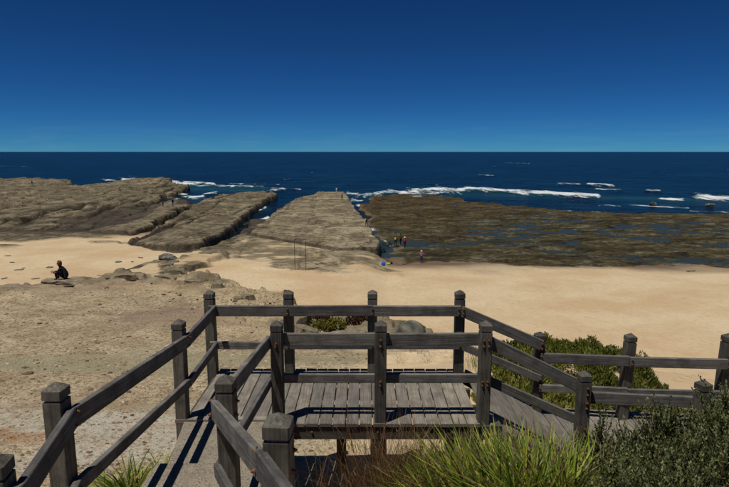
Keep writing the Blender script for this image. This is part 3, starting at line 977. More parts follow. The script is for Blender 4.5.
for yy in (6.0, 6.45):
    board('joist', (-1.86, yy, -.115), (1.28, yy, -.115), .05, .14, M_BEAM, t)
board('bracket', (1.335, 5.47, -.085), (1.335, 5.60, -.085), .20, .12, M_BEAM, t)
def support(x, y, w_, zt, par):
    zb = zof(x, y) - .3
    board('support_post', (x, y, zb), (x, y, zt), w_, w_, M_BEAM, par, up=(0, 1, 0))
support(.15, 5.64, .17, -.188, t); support(.99, 5.75, .10, -.188, t); support(1.17, 5.66, .19, -.188, t); support(-.9, 5.66, .15, -.188, t)
for xx in (-1.8, -.3, 1.1): support(xx, 6.80, .12, -.188, t)
board('brace', (.86, 5.60, -.31), (1.14, 5.52, -.27), .07, .13, M_BEAM, t)
for xx in (.14, -.55, .92):
    o = link('bolt', BOLT, None, t, M=Matrix.Translation((xx, 5.483, -.10)) @ Matrix.Rotation(R(90), 4, 'X'))

# ramp
t = thing('timber_ramp', 'short sloping timber ramp of grey planks between the deck and the lower landing', 'ramp', (1.8, 6.2, -.27))
a = Vector((1.318, 0, -.004)); b = Vector((2.30, 0, LZ))
dirv = (b - a).normalized(); L = (b - a).length; nrm = Vector((-dirv.z, 0, dirv.x))
n = 8
for i in range(n):
    c = a + dirv * (L * (i + .5) / n) - nrm * .018
    board('plank', (c.x, 5.47 + random.uniform(-.004, .004), c.z), (c.x, 6.985, c.z), L / n - .008, .036, M_PLANK, t, up=tuple(nrm))
for yy in (5.505, 6.945):
    board('stringer', (a.x + .02, yy, -.125), (b.x, yy, LZ - .125), .045, .17, M_BEAM, t)
support(2.24, 5.62, .12, LZ - .2, t)
t = thing('timber_landing', 'lower timber landing of grey planks leading off right behind the dark shrub', 'landing', (3.5, 6.1, LZ))
x = 2.31
while x < 5.6:
    yo = -.10 * (x - 2.3)
    board('plank', (x + pw / 2, 5.47 + yo * .9 + random.uniform(-.004, .004), LZ - .019 + random.uniform(-.002, .002)), (x + pw / 2, 6.985 + yo, LZ - .019), pw, .036, M_PLANK, t,
          up=(random.uniform(-.012, .012), 0, 1))
    x += pw + gap
board('fascia_beam', (2.31, 5.51, LZ - .112), (5.6, 5.21, LZ - .112), .045, .145, M_BEAM, t)
board('fascia_beam', (2.31, 6.94, LZ - .112), (5.6, 6.61, LZ - .112), .045, .145, M_BEAM, t)
for xx, yy in ((3.3, 5.5), (4.6, 5.4), (2.9, 6.75), (4.4, 6.6)): support(xx, yy, .12, LZ - .19, t)

# concrete path in stepped slabs
t = thing('concrete_steps', 'pebbly concrete path dropping in low steps to the timber deck', 'steps', (-1.4, 4.4, 0))
def slab(poly, z0, z1, name='step'):
    bm = bmesh.new()
    vs = [bm.verts.new((x, y, z1)) for x, y in poly]
    f = bm.faces.new(vs)
    if f.normal.z < 0: f.normal_flip()
    r = bmesh.ops.extrude_face_region(bm, geom=[f])
    bmesh.ops.translate(bm, verts=[g for g in r['geom'] if isinstance(g, bmesh.types.BMVert)], vec=(0, 0, z0 - z1))
    bmesh.ops.recalc_face_normals(bm, faces=bm.faces)
    bmesh.ops.bevel(bm, geom=[e for e in bm.edges if abs(e.verts[0].co.z - z1) < 1e-5 and abs(e.verts[1].co.z - z1) < 1e-5], offset=.008, segments=2, affect='EDGES')
    for v in bm.verts: v.co -= parent_loc(t)
    me = bpy.data.meshes.new(name); bm.to_mesh(me); bm.free(); me.materials.append(M_CONC)
    o = bpy.data.objects.new(name, me); COL.objects.link(o); o.parent = t
slab([(-1.755, 4.47), (-.83, 4.47), (-.83, 5.535), (-1.90, 5.535)], -1.6, -.004)
slab([(-1.81, 3.55), (-.83, 3.50), (-.83, 4.468), (-1.79, 4.468)], -1.6, .155)
slab([(-1.83, 2.55), (-.45, 2.45), (-.83, 3.498), (-1.81, 3.548)], -1.4, .31)
slab([(-1.75, 1.75), (-.05, 1.55), (-.45, 2.448), (-1.83, 2.548)], -1.0, .47)
slab([(-1.5, .95), (.3, .75), (-.05, 1.548), (-1.75, 1.748)], -1.0, .64)
slab([(-1.3, .2), (.7, 0), (.3, .748), (-1.5, .948)], -.6, .81)
slab([(-1.2, -1.5), (1.2, -1.5), (.7, -.002), (-1.3, .198)], -.6, .98)

# ------------------------------------------------------------------ rocks
k = NT('sandstone_boulder')
v = k.coords()
rn1 = k.noise(v, 2.2, 6, .65, .6); rn2 = k.noise(v, 14, 5, .7)
c = k.ramp(rn1, [(.3, (.13, .105, .068)), (.5, (.24, .20, .135)), (.7, (.36, .305, .215))])
c = k.mix(k.ramp(rn2, [(.38, .6), (.55, 0.0)]), c, (.10, .078, .05))
M_ROCK = k.out(c, .92, k.bump(k.math('ADD', rn1, k.math('MULTIPLY', rn2, .3)), .8, .05), .2)
k = NT('grey_boulder')
v = k.coords()
rn1 = k.noise(v, 1.6, 6, .65, .4)
M_GREYROCK = k.out(k.ramp(rn1, [(.38, (.055, .052, .042)), (.48, (.13, .125, .10)), (.62, (.24, .23, .19))]), .9, k.bump(rn1, .6, .06), .2)


def rock_mesh(name, a, b, c, seed, mat, layer=0, sub=3, p=2.6):
    """layer: angular block cut by random planes; else a smooth worn dome"""
    r = random.Random(seed)
    bm = bmesh.new()
    if layer:
        bmesh.ops.create_cube(bm, size=2)
        for i in range(11):
            n = Vector((r.gauss(0, 1), r.gauss(0, 1), r.gauss(0, .45) + (.25 if i < 3 else 0))).normalized()
            g = bm.verts[:] + bm.edges[:] + bm.faces[:]
            cut = bmesh.ops.bisect_plane(bm, geom=g, plane_co=n * r.uniform(.72, 1.05), plane_no=n, clear_outer=True)
            ed = [e for e in cut['geom_cut'] if isinstance(e, bmesh.types.BMEdge)]
            if len(ed) > 2:
                try: bmesh.ops.contextual_create(bm, geom=ed)
                except Exception: pass
        bmesh.ops.triangulate(bm, faces=bm.faces)
        bmesh.ops.subdivide_edges(bm, edges=bm.edges, cuts=3, use_grid_fill=True)
        amp = .10
    else:
        bmesh.ops.create_icosphere(bm, subdivisions=sub, radius=1); amp = .16
    co = np.array([v.co[:] for v in bm.verts])
    o1, o2 = r.uniform(0, 50), r.uniform(0, 50)
    fr = 1.6 if layer else 1.1
    n = fbm(co[:, 0] * fr + o1 + co[:, 2] * .8, co[:, 1] * fr + o2 - co[:, 2] * 1.1, seed, 4, .6)
    nz_ = fbm(co[:, 2] * 5 + o2, co[:, 0] * .7 + o1, seed + 5, 2) if layer else 0 * n
    co[:, :2] *= (1 + amp * n + .09 * nz_)[:, None]
    co[:, 2] *= 1 + amp * n
    co = co * np.array([a, b, c])
    for v, q in zip(bm.verts, co): v.co = q
    me = bpy.data.meshes.new(name); bm.to_mesh(me); bm.free(); me.materials.append(mat)
    if not layer: me.polygons.foreach_set('use_smooth', [True] * len(me.polygons))
    return me


def rock(px, py, zg, size, label, seed, mat=M_ROCK, layer=4, rz=0, name='sandstone_slab', sink=.35, group=None, exact=None):
    p = hit(px, py); z = p.z
    o = link(name, rock_mesh(name, *size, seed, mat, layer, 3 if max(size) < 3 else 4))
    o.location = (p.x, p.y, z + (size[2] * (1 - sink) - size[2] * .5 if size[2] > .2 else .07 - size[2] * 2.2))
    if size[2] < .2: o.scale = (1, 1, 2.2)
    o.rotation_euler = (0, 0, rz)
    return tag(o, label, 'rock', group)

rock(410, 334.5, -2.9, (.46, .40, .36), 'smooth grey dome-shaped boulder beyond the middle of the deck', 3, M_GREYROCK, 0, .3, 'boulder')
rock(350, 333, -2.9, (.85, .35, .14), 'flat pinkish sandstone slab in front of the dark red ground cover', 5, rz=.05)
rock(385, 333, -2.9, (.45, .3, .12), 'low sandstone slab beside the grey boulder', 6, rz=-.2)
rock(306, 334, -2.9, (.35, .3, .22), 'jagged dark stone left of the red ground cover', 8)
rock(300, 327, -2.9, (.45, .3, .25), 'pale broken stone behind the second rear post', 9, rz=.6)
rock(247, 297, -3.1, (.36, .25, .18), 'dark brown angular rock at the rim, right of the left corner post', 12, rz=.3)
rock(238, 299, -3.1, (.26, .2, .12), 'small dark rock leaning by a larger brown rock on the rim', 13)
rock(219, 286, -3.1, (.42, .25, .15), 'layered sandstone slab on the rim behind the left corner post', 14, rz=-.15)
rock(196, 282, -3.1, (.5, .2, .07), 'broad pale sandstone slab on the rim, left of the corner post', 15)
rock(168, 278, -3.1, (.6, .25, .07), 'long grey slab along the rim between corner post and seated person', 16, rz=.1)
rock(120, 275, -3.1, (.95, .3, .09), 'thick overhanging slab on the rim right of the seated person', 17, rz=.05)
rock(100, 275.5, -3.1, (.34, .2, .12), 'raised dark-edged slab standing nearest right of the seated person', 18)
rock(62, 281.5, -3.1, (.9, .4, .08), 'pale sandstone slab with orange edge under the seated person', 19)
rock(24, 288, -3.1, (.9, .35, .08), 'flat lichened slab on the rim left of the seated person', 20, rz=.2)
rock(168, 259, -11, (1.0, .8, .62), 'dark boulder lying alone on the sand below the left slab', 22, M_GREYROCK, 3, .2, 'boulder')
rock(172, 263, -11, (.9, .5, .22), 'low flat stone beside the lone dark boulder on the sand', 23, M_GREYROCK, 3)
rock(606, 381, -2.1, (.45, .25, .14), 'brown rock poking from the greenery behind the lower landing', 26, rz=-.3)
rock(640, 389, -2.1, (.42, .30, .20), 'rounded tan rock at the end of the planted bank', 27, rz=-.3)
rock(497, 267.5, -11.3, (1.3, .7, .2), 'small green weedy rock in the sand at the reef edge', 31, M_GREYROCK, 3)
rock(691, 271.5, -11.3, (.9, .5, .12), 'thin patch of flat rock in the sand near the right edge', 32, M_GREYROCK, 3)
for i, (px_, py_) in enumerate([(12, 262.5), (20, 270), (22, 268.5), (50, 267.5), (3, 279), (140, 258), (118, 262), (35, 279), (132, 262), (8, 256)]):
    rock(px_, py_, -11, (random.uniform(.3, .6), random.uniform(.3, .5), .14), 'small flat dark stone scattered on the left sand', 40 + i, M_GREYROCK, 3, random.uniform(0, 3), 'beach_stone',
         group='small stones scattered on the left sand')
# awash rocks at the far right
for i, (px_, py_, sx) in enumerate([(653, 204.5, 2.0), (709, 206, 2.2)]):
    p = at(px_, py_, SEA)
    o = link('sea_rock', rock_mesh('sea_rock', sx * .5, .9, .6, 60 + i, M_GREYROCK, 3), loc=(p.x, p.y, SEA + .1))
    tag(o, ('left', 'right')[i] + ' one of the two dark wave-washed rocks in the surf beyond the right reef', 'rock', 'dark rocks in the surf beyond the right reef')

# pebbles strewn over the shelf
def pebbles():
    r = np.random.default_rng(2)
    n = 15000
    pxv = r.uniform(-20, 470, n); pyv = 282 + 205 * r.uniform(0, 1, n) ** .9
    u = (pxv - 364.5) / FPX; v = (243.5 - pyv) / FPX
    dy = CP + v * SP; dz = -SP + v * CP
    z = np.full(n, -2.0)
    for _ in range(6):
        tq = (z - EYE) / dz
        X = tq * u; Y = tq * dy
        z = .4 * z + .6 * field(X, Y)['H']
    f = field(X, Y)
    cl = fbm(X / 1.5, Y / 1.5, 200, 3)
    keep = (f['gravel'] > .4) & (Y < 30) & (r.uniform(0, 1, n) < .35 + .9 * np.clip(cl + .3, 0, 1)) & (z > -4)
    keep &= ~((X > -2.1) & (X < -.7) & (Y < 7.0)) & ~((X > -2.1) & (X < 1.5) & (Y < 6.2))
    X, Y, z = X[keep], Y[keep], f['H'][keep]
    m = len(X)
    bm = bmesh.new(); bmesh.ops.create_icosphere(bm, subdivisions=1, radius=1)
    bv = np.array([q.co[:] for q in bm.verts]); bf = np.array([[q.index for q in g.verts] for g in bm.faces]); bm.free()
    size = .010 * np.exp(r.normal(0, .55, m)) * (.5 + Y * .085)
    size = np.minimum(size, .10)
    V = bv[None] * (1 + .35 * r.uniform(-1, 1, (m, len(bv), 1)))
    V = V * (size[:, None, None] * np.stack([r.uniform(.8, 1.6, m), r.uniform(.7, 1.3, m), r.uniform(.35, .7, m)], 1)[:, None, :])
    a = r.uniform(0, 6.28, m); ca, sa = np.cos(a)[:, None], np.sin(a)[:, None]
    V = np.stack([V[..., 0] * ca - V[..., 1] * sa, V[..., 0] * sa + V[..., 1] * ca, V[..., 2]], -1)
    V = V + np.stack([X, Y, z], 1)[:, None, :]
    F = bf[None] + (np.arange(m) * len(bv))[:, None, None]
    me = np_mesh('pebbles', V.reshape(-1, 3), F.reshape(-1, 3), None, False)
    tone = np.repeat(r.uniform(0, 1, m), len(bv)); attr(me, 'tone', tone)
    k = NT('pebble_stone')
    me.materials.append(k.out(k.ramp(k.attr('tone'), [(0, (.10, .06, .035)), (.35, (.20, .14, .085)), (.7, (.33, .26, .17)), (1, (.48, .41, .30))]), .9))
    return me
tag(link('gravel', pebbles()), 'brown and cream pebbles strewn over the shelf left of the deck', kind='stuff')

# ------------------------------------------------------------------ plants
def blades(n, cx, cy, rx, ry, h, wd, seed, lean=.6, segs=5, dirbias=(0, 0), zfun=None, hvar=.35, spread=1.0):
    """arching grass blades; returns V, F, tone"""
    r = np.random.default_rng(seed)
    a = r.uniform(0, 6.283, n); q = np.sqrt(r.uniform(0, 1, n))
    bx = cx + rx * q * np.cos(a); by = cy + ry * q * np.sin(a)
    bz = field(bx, by)['H'] if zfun is None else zfun(bx, by)
    H = h * (1 + hvar * .6 * r.normal(0, 1, n)).clip(.4, 1.25)
    oa = a + r.normal(0, .9, n)
    ln = lean * (.3 + .9 * q) * r.uniform(.4, 1.5, n) * spread
    dx = np.cos(oa) * ln + dirbias[0]; dy = np.sin(oa) * ln + dirbias[1]
    W = wd * r.uniform(.6, 1.3, n)
    fa = r.uniform(0, 6.283, n); wx = np.cos(fa); wy = np.sin(fa)
    V = []; 
    for i in range(segs + 1):
        s = i / segs
        hx = bx + dx * H * s ** 1.8; hy = by + dy * H * s ** 1.8
        hz = bz - .03 + H * (s - .30 * np.minimum(1.4, np.hypot(dx, dy)) * s ** 3)
        ww = W * (1 - s) ** .6 * (1 if i < segs else 0) * .5 + .0004
        V.append(np.stack([hx - wx * ww, hy - wy * ww, hz], 1)); V.append(np.stack([hx + wx * ww, hy + wy * ww, hz], 1))
    V = np.stack(V, 1)                       # n, 2(segs+1), 3
    k2 = 2 * (segs + 1)
    base = np.arange(n)[:, None] * k2
    F = np.concatenate([base + np.array([[2 * i, 2 * i + 1, 2 * i + 3, 2 * i + 2]]) for i in range(segs)], 0)
    tone = np.repeat(r.uniform(0, 1, n), k2)
    return V.reshape(-1, 3), F, tone


def join(parts):
    V = []; F = []; T = []; o = 0
    for v, f, t_ in parts:
        V.append(v); F.append(f + o); T.append(t_); o += len(v)
    return np.concatenate(V), np.concatenate(F), np.concatenate(T)


def plant(name, parts, mat, parent=None, loc=None):
    V, F, T = join(parts)
    if parent is not None: V = V - np.array(parent_loc(parent))[None]
    me = np_mesh(name, V, F, mat)
    attr(me, 'tone', T)
    o = bpy.data.objects.new(name, me); COL.objects.link(o)
    if parent is not None: o.parent = parent
    o['kind'] = 'stuff'
    return o

M_GRASS = leafmat('green_strap_grass', (.045, .09, .010), (.20, .28, .020), (.50, .48, .08), .35)
M_STRAW = leafmat('straw_grass', (.06, .035, .015), (.16, .10, .045), (.34, .26, .15), .25)
M_RUST = leafmat('rusty_grass', (.04, .022, .010), (.16, .065, .018), (.27, .15, .06), .25)
M_SEED = leafmat('seed_head', (.16, .11, .06), (.30, .22, .13), (.46, .37, .25), .2)

def seeds(n, cx, cy, rx, ry, h, seed, lean=.25):
    v, f, t_ = blades(n, cx, cy, rx, ry, h, .006, seed, lean, 4)
    # thicker spindle-shaped heads at the tips
    r = np.random.default_rng(seed + 1)
    v4 = v.reshape(n, -1, 3)
    tip = v4[:, -3:-1].mean(1); prev = v4[:, -5:-3].mean(1)
    d = tip - prev; d /= np.linalg.norm(d, axis=1)[:, None] + 1e-9
    L = r.uniform(.05, .10, n)[:, None]
    side = np.cross(d, np.array([0, 1, 0.2])); side /= np.linalg.norm(side, axis=1)[:, None] + 1e-9
    s2 = np.cross(d, side)
    W = .007
    pts = np.stack([tip - d * L * .1, tip + d * L * .35 + side * W, tip + d * L * .35 + s2 * W, tip + d * L * .35 - side * W, tip + d * L * .35 - s2 * W, tip + d * L], 1)
    b = np.arange(n)[:, None] * 6
    F = np.concatenate([b + np.array([q]) for q in ([0, 1, 2, 2], [0, 2, 3, 3], [0, 3, 4, 4], [0, 4, 1, 1], [5, 2, 1, 1], [5, 3, 2, 2], [5, 4, 3, 3], [5, 1, 4, 4])], 0)
    F3 = F[:, :3]
    me_part = (pts.reshape(-1, 3), F3, np.repeat(r.uniform(0, 1, n), 6))
    return (v, f, t_), me_part

def grass_thing(label, cat, clumps, mat, loc, seed, straw=0, seedn=0, rusty=False, name='grass_tuft', smat=None):
    t = thing(name, label, cat, loc)
    plant('blades', [blades(n, cx, cy, rx, ry, h, wd, seed + i, ln) for i, (n, cx, cy, rx, ry, h, wd, ln) in enumerate(clumps)], mat, t)
    if straw:
        plant('dry_blades', [blades(int(straw * n), cx, cy, rx, ry, h * 1.02, wd * .7, seed + 50 + i, ln * 1.2) for i, (n, cx, cy, rx, ry, h, wd, ln) in enumerate(clumps)], smat or M_STRAW, t)
    if seedn:
        A = []; B = []
        for i, (n, cx, cy, rx, ry, h, wd, ln) in enumerate(clumps):
            a_, b_ = seeds(max(1, int(seedn * rx * ry * 12)), cx, cy, rx, ry, h * 1.18, seed + 90 + i)
            A.append(a_); B.append(b_)
        plant('stalk', A, M_STRAW, t); plant('seed_head', B, M_SEED, t)
    return t

# green strap-leaf grass at the foot of the deck, right of centre
random.seed(5)
cl = []
for (x, y, h) in [(.98, 4.75, .90), (1.3, 4.5, .98), (1.62, 4.75, .92), (1.45, 4.95, .85), (1.15, 4.35, 1.0), (1.6, 4.3, 1.0), (.78, 4.5, .80), (1.25, 4.05, .98), (.88, 4.15, .85), (1.65, 3.95, 1.0), (1.2, 4.9, .82),
                  (1.45, 4.15, 1.0), (1.8, 4.85, .8)]:
    cl.append((290, x, y, .21, .20, h * 1.0, .040, .55))
grass_thing('thick clump of yellow-green strap grass with seed heads below the near deck corner', 'grass', cl, M_GRASS, (1.5, 4.5, zof(1.5, 4.5)), 300, .35, 22)
cl = [(170, x, y, .22, .22, h * 1.22, .006, .38) for (x, y, h) in [(.12, 4.9, .95), (.35, 4.7, .80), (.55, 4.85, .8), (.3, 4.4, .8), (.75, 4.7, .7), (.6, 4.35, .66), (.5, 5.05, .75), (.85, 5.0, .75)]] + [(45, x, y, .2, .2, .85, .006, .35) for x, y in ((-.25, 4.9), (-.45, 4.6))]
grass_thing('rust-brown dry grass clump in front of the middle deck post', 'grass', cl, M_RUST, (.1, 4.7, zof(.1, 4.7)), 340, .7, 2)
cl = [(140, -2.12, 4.55, .16, .15, .42, .016, .8), (80, -2.35, 4.75, .14, .12, .34, .016, .8)]
# left tufts
pL = at(128, 480, -.85); pM = at(160, 458, -.95)
grass_thing('green strap-leaf tuft beside the left edge of the concrete steps', 'grass',
            [(130, pL.x, pL.y, .17, .13, .50, .030, 1.0), (80, pL.x - .24, pL.y + .08, .12, .12, .34, .028, 1.0), (60, pL.x + .2, pL.y + .06, .12, .1, .32, .026, 1.0)], M_GRASS, (pL.x, pL.y, zof(pL.x, pL.y)), 380, .15)
grass_thing('small green tuft just behind the larger one by the steps', 'grass', [(50, pM.x, pM.y, .08, .08, .34, .024, .8)], M_GRASS, (pM.x, pM.y, zof(pM.x, pM.y)), 390, .1)
# dry sticks in the shade
k = NT('bleached_twig'); M_TWIG = k.out(k.ramp(k.noise(k.coords(), 30), [(.3, (.30, .24, .15)), (.7, (.5, .42, .29))]), .9)
def twig(p0, p1, r0, label):
    p0, p1 = Vector(p0), Vector(p1)
    V = []; F = []
    N = 7; nr = random.Random(int(p0.x * 100))
    for i in range(N):
        s = i / (N - 1)
        c = p0.lerp(p1, s) + Vector((math.sin(s * 5 + p0.x) * .025, nr.uniform(-.01, .01), 0))
        for j in range(5):
            a_ = j / 5 * 6.283; rr = r0 * (1 - .6 * s)
            V.append((c.x + rr * math.cos(a_), c.y + rr * math.sin(a_), c.z))
    for i in range(N - 1):
        for j in range(5):
            F.append([i * 5 + j, i * 5 + (j + 1) % 5, (i + 1) * 5 + (j + 1) % 5, (i + 1) * 5 + j])
    F.append(list(range(4, -1, -1))); F.append([(N - 1) * 5 + j for j in range(5)])
    tag(link('dry_twig', mesh('dry_twig', V, F, M_TWIG)), label, 'twig')
a_ = at(312, 474, -.9); twig((a_.x, a_.y, -1.2), tuple(at(317, 452, -.62)), .010, 'curved pale twig standing in the shade beneath the deck, leftmost')
a_ = at(346, 490, -.9); twig((a_.x, a_.y, -1.2), tuple(at(350, 453, -.6)), .010, 'straight pale twig beneath the deck beside the brown grass')

# leafy things: scattered small leaves
def leaves(n, fn, size, seed, aspect=2.2, up=.5):
    """fn(r, n) -> centres (n,3), outward dirs (n,3), tone (n)"""
    r = np.random.default_rng(seed)
    c, d, tn = fn(r, n)
    d = d + r.normal(0, .45, d.shape) + np.array([0, 0, up])
    d /= np.linalg.norm(d, axis=1)[:, None]
    rd = r.normal(0, 1, d.shape); s = np.cross(d, rd); s /= np.linalg.norm(s, axis=1)[:, None]
    L = (size * r.uniform(.6, 1.35, n))[:, None]; W = L / aspect
    nn = np.cross(d, s)
    V = np.stack([c, c + d * L * .5 + s * W * .5 + nn * W * .12, c + d * L, c + d * L * .5 - s * W * .5 + nn * W * .12], 1)
    F = np.arange(n)[:, None] * 4 + np.array([[0, 1, 2, 3]])
    return V.reshape(-1, 3), F, np.repeat(tn, 4)


def shoots(mounds, per, seed, L=.22, leafn=34, size=.026, aspect=2.0, inner=.35):
    """shrub made of leafy shoots standing out of ellipsoid mounds (cx,cy,cz,rx,ry,rz)"""
    r = np.random.default_rng(seed)
    C = []; D = []; T = []; ST = []
    for (cx, cy, cz, rx, ry, rz) in mounds:
        n = int(per * (rx * ry + rz * rx))
        a = r.uniform(0, 6.283, n); zc = r.uniform(-.15, 1, n)
        rr = np.sqrt(1 - np.clip(zc, -1, 1) ** 2)
        lump = .78 + .22 * np.array(fbm(a * 2.2 + cx * 3, zc * 2.5 + cy, 7, 3)) + r.uniform(-inner, .06, n)
        base = np.stack([cx + rx * rr * np.cos(a) * lump, cy + ry * rr * np.sin(a) * lump, cz + rz * zc * lump], 1)
        d = np.stack([rr * np.cos(a) * .55, rr * np.sin(a) * .55, np.abs(zc) * .7 + .55], 1) + r.normal(0, .22, (n, 3))
        d /= np.linalg.norm(d, axis=1)[:, None]
        ln = L * r.uniform(.5, 1.3, n)
        ST.append((base, d, ln))
        st = r.uniform(0, 1, n)
        for i in range(leafn):
            s = (i + .5) / leafn
            ang = i * 2.4 + a
            side = np.stack([np.cos(ang), np.sin(ang), np.full(n, .35)], 1)
            C.append(base + d * (ln * s)[:, None]); D.append(side + d * (.5 + s)); T.append(np.clip(.15 + .35 * s + .5 * st + r.normal(0, .12, n), 0, 1))
    c = np.concatenate(C); d = np.concatenate(D); tn = np.concatenate(T)
    return leaves(len(c), lambda r_, n_: (c, d, tn), size, seed + 1, aspect, .15), ST


def stems(ST, rad=.004):
    V = []; F = []; o = 0
    for base, d, ln in ST:
        n = len(base)
        r = np.random.default_rng(n)
        s = np.cross(d, np.array([0, 1, .1])); s /= np.linalg.norm(s, axis=1)[:, None]; s2 = np.cross(d, s)
        b0 = base - d * .25; b1 = base + d * ln[:, None] * .9
        ring = []
        for b_, q in ((b0, rad), (b1, rad * .4)):
            for j in range(3):
                a_ = j * 2.094
                ring.append(b_ + (s * math.cos(a_) + s2 * math.sin(a_)) * q)
        v = np.stack(ring, 1).reshape(-1, 3)
        i = np.arange(n)[:, None] * 6 + o
        F += [i + np.array([[0, 1, 4, 3]]), i + np.array([[1, 2, 5, 4]]), i + np.array([[2, 0, 3, 5]])]
        V.append(v); o += len(v)
    return np.concatenate(V), np.concatenate(F), np.full(sum(len(v) for v in V), .5)

M_SHRUB = leafmat('dull_green_shrub', (.016, .027, .007), (.072, .096, .026), (.27, .28, .12), .2)
M_STEM = simple('shrub_stem', (.06, .045, .03), (.12, .09, .06))
def gz(x, y): return zof(x, y)
def shrub(label, mounds, per, seed, **kw):
    t = thing('coastal_shrub', label, 'shrub', (mounds[0][0], mounds[0][1], gz(mounds[0][0], mounds[0][1])))
    lf, ST = shoots(mounds, per, seed, **kw)
    plant('foliage', [lf], M_SHRUB, t)
    V, F, T = stems(ST)
    plant('stem', [(V, F, T)], M_STEM, t)
    return t
def MP(px, py, Y, rx, rz=.6, ry=None):
    """mound whose leafy top is seen at that place at the distance Y"""
    v = (243.5 - py) / FPX
    q = Y / (CP + v * SP)
    z = EYE + q * (-SP + v * CP)
    x = (px - 364.5) / FPX * q
    return (x, Y, z - .10 - rz, rx, ry or rx * .8, rz)
shrub('large dark green small-leaved shrub filling the bottom right corner',
      [MP(668, 399, 4.7, .20, .5), MP(686, 405, 4.7, .18, .5), MP(648, 436, 4.4, .30), MP(684, 432, 4.2, .28), MP(706, 434, 4.3, .26), MP(729, 372, 4.85, .20, .8), MP(736, 384, 4.6, .30, .7),
       MP(735, 405, 4.3, .34), MP(640, 452, 4.0, .34), MP(690, 450, 3.9, .34), MP(735, 435, 3.8, .38), MP(650, 470, 3.6, .38), MP(710, 465, 3.5, .4), MP(770, 395, 4.2, .5),
       MP(760, 450, 3.6, .45), MP(680, 490, 3.3, .4)], 1000, 500, inner=.42, L=.27, leafn=38)
shrub('smaller sparse shrub with upright leafy shoots between the strap grass and the big shrub',
      [MP(604, 414, 4.85, .15, .5), MP(630, 418, 4.75, .16, .5), MP(610, 441, 4.4, .28), MP(612, 456, 4.1, .22), MP(625, 456, 4.0, .28), MP(622, 480, 3.8, .24)], 850, 520, inner=.42, L=.26, leafn=36)

# ground cover on the bank behind the ramp
M_COVER = leafmat('fleshy_ground_cover', (.03, .048, .008), (.16, .175, .025), (.38, .33, .08), .3)
def cover(name, label, poly, dens, size, mat, seed, height=.3, kind='stuff', cat=None, toneoff=0):
    r = np.random.default_rng(seed)
    xs = [p_[0] for p_ in poly]; ys = [p_[1] for p_ in poly]
    n = int(dens * (max(xs) - min(xs)) * (max(ys) - min(ys)))
    X = r.uniform(min(xs), max(xs), n); Y = r.uniform(min(ys), max(ys), n)
    d = sdpoly(X, Y, poly) + .25 * fbm(X / .5, Y / .5, seed, 3)
    nz_ = fbm(X / .45, Y / .45, seed + 3, 4)
    keep = (d > 0) & (nz_ > -.32)
    X, Y, d, nz_ = X[keep], Y[keep], d[keep], nz_[keep]
    z = field(X, Y)['H']
    top = height * np.clip(.35 + .8 * nz_ + .3, .15, 1.3) * np.clip(d / .4, .15, 1)
    f = r.uniform(0, 1, len(X)) ** .5
    c = np.stack([X, Y, z + top * f], 1)
    dd = r.normal(0, .6, (len(X), 3)); dd[:, 2] = np.abs(dd[:, 2]) + .5
    patch = fbm(X / .9, Y / .6, seed + 9, 3)
    tn = np.clip(.10 + .45 * f + .55 * patch + r.normal(0, .16, len(X)) + toneoff, 0, 1)
    V, F, T = leaves(len(X), lambda r_, n_: (c, dd, tn), size, seed + 1, 3.0, .5)
    me = np_mesh(name, V, F, mat); attr(me, 'tone', T)
    o = link(name, me)
    return tag(o, label, cat, None, kind)
bank = [tuple(at(x, y, z))[:2] for x, y, z in ((486, 352, -1.9), (505, 346, -1.9), (560, 360, -1.9), (620, 379, -1.8), (652, 392, -1.8))] + [(5.0, 8.0), (3.6, 7.35), (2.2, 7.3), (1.75, 8.2)]
cover('ground_cover', 'green and yellow fleshy ground cover on the bank behind the ramp', bank, 4600, .075, M_COVER, 700, .50)
V, F, T = join([blades(60, x, y, .3, .25, .5, .010, 760 + i, .5) for i, (x, y) in enumerate([(2.3, 10.6), (2.9, 10.9), (2.0, 9.4), (3.4, 9.7), (2.6, 8.6), (4.1, 9.8), (3.1, 8.0)])])
me = np_mesh('dune_grass', V, F, M_GRASS); attr(me, 'tone', T)
tag(link('dune_grass', me), 'sparse upright grass growing through the ground cover behind the ramp', kind='stuff')
# thin wiry grass on the sand beyond the deck
parts = []
for i in range(26):
    p = at(random.uniform(400, 500), random.uniform(343, 362), -2.0)
    parts.append(blades(9, p.x, p.y, .12, .1, .22, .006, 800 + i, .7))
V, F, T = join(parts)
me = np_mesh('dune_grass', V, F, M_STRAW); attr(me, 'tone', T)
tag(link('dune_grass', me), 'thin dry grass dotted on the pale sand beyond the deck', kind='stuff')
parts = []
random.seed(44)
for i in range(60):
    p = at(random.uniform(310, 480), random.uniform(431, 449), -1.35)
    parts.append(blades(5, p.x, p.y, .06, .05, .10, .008, 860 + i, .7))
V, F, T = join(parts)
me = np_mesh('seedlings', V, F, M_GRASS); attr(me, 'tone', T)
tag(link('seedlings', me), 'tiny green seedlings on the sand seen beneath the deck', kind='stuff')
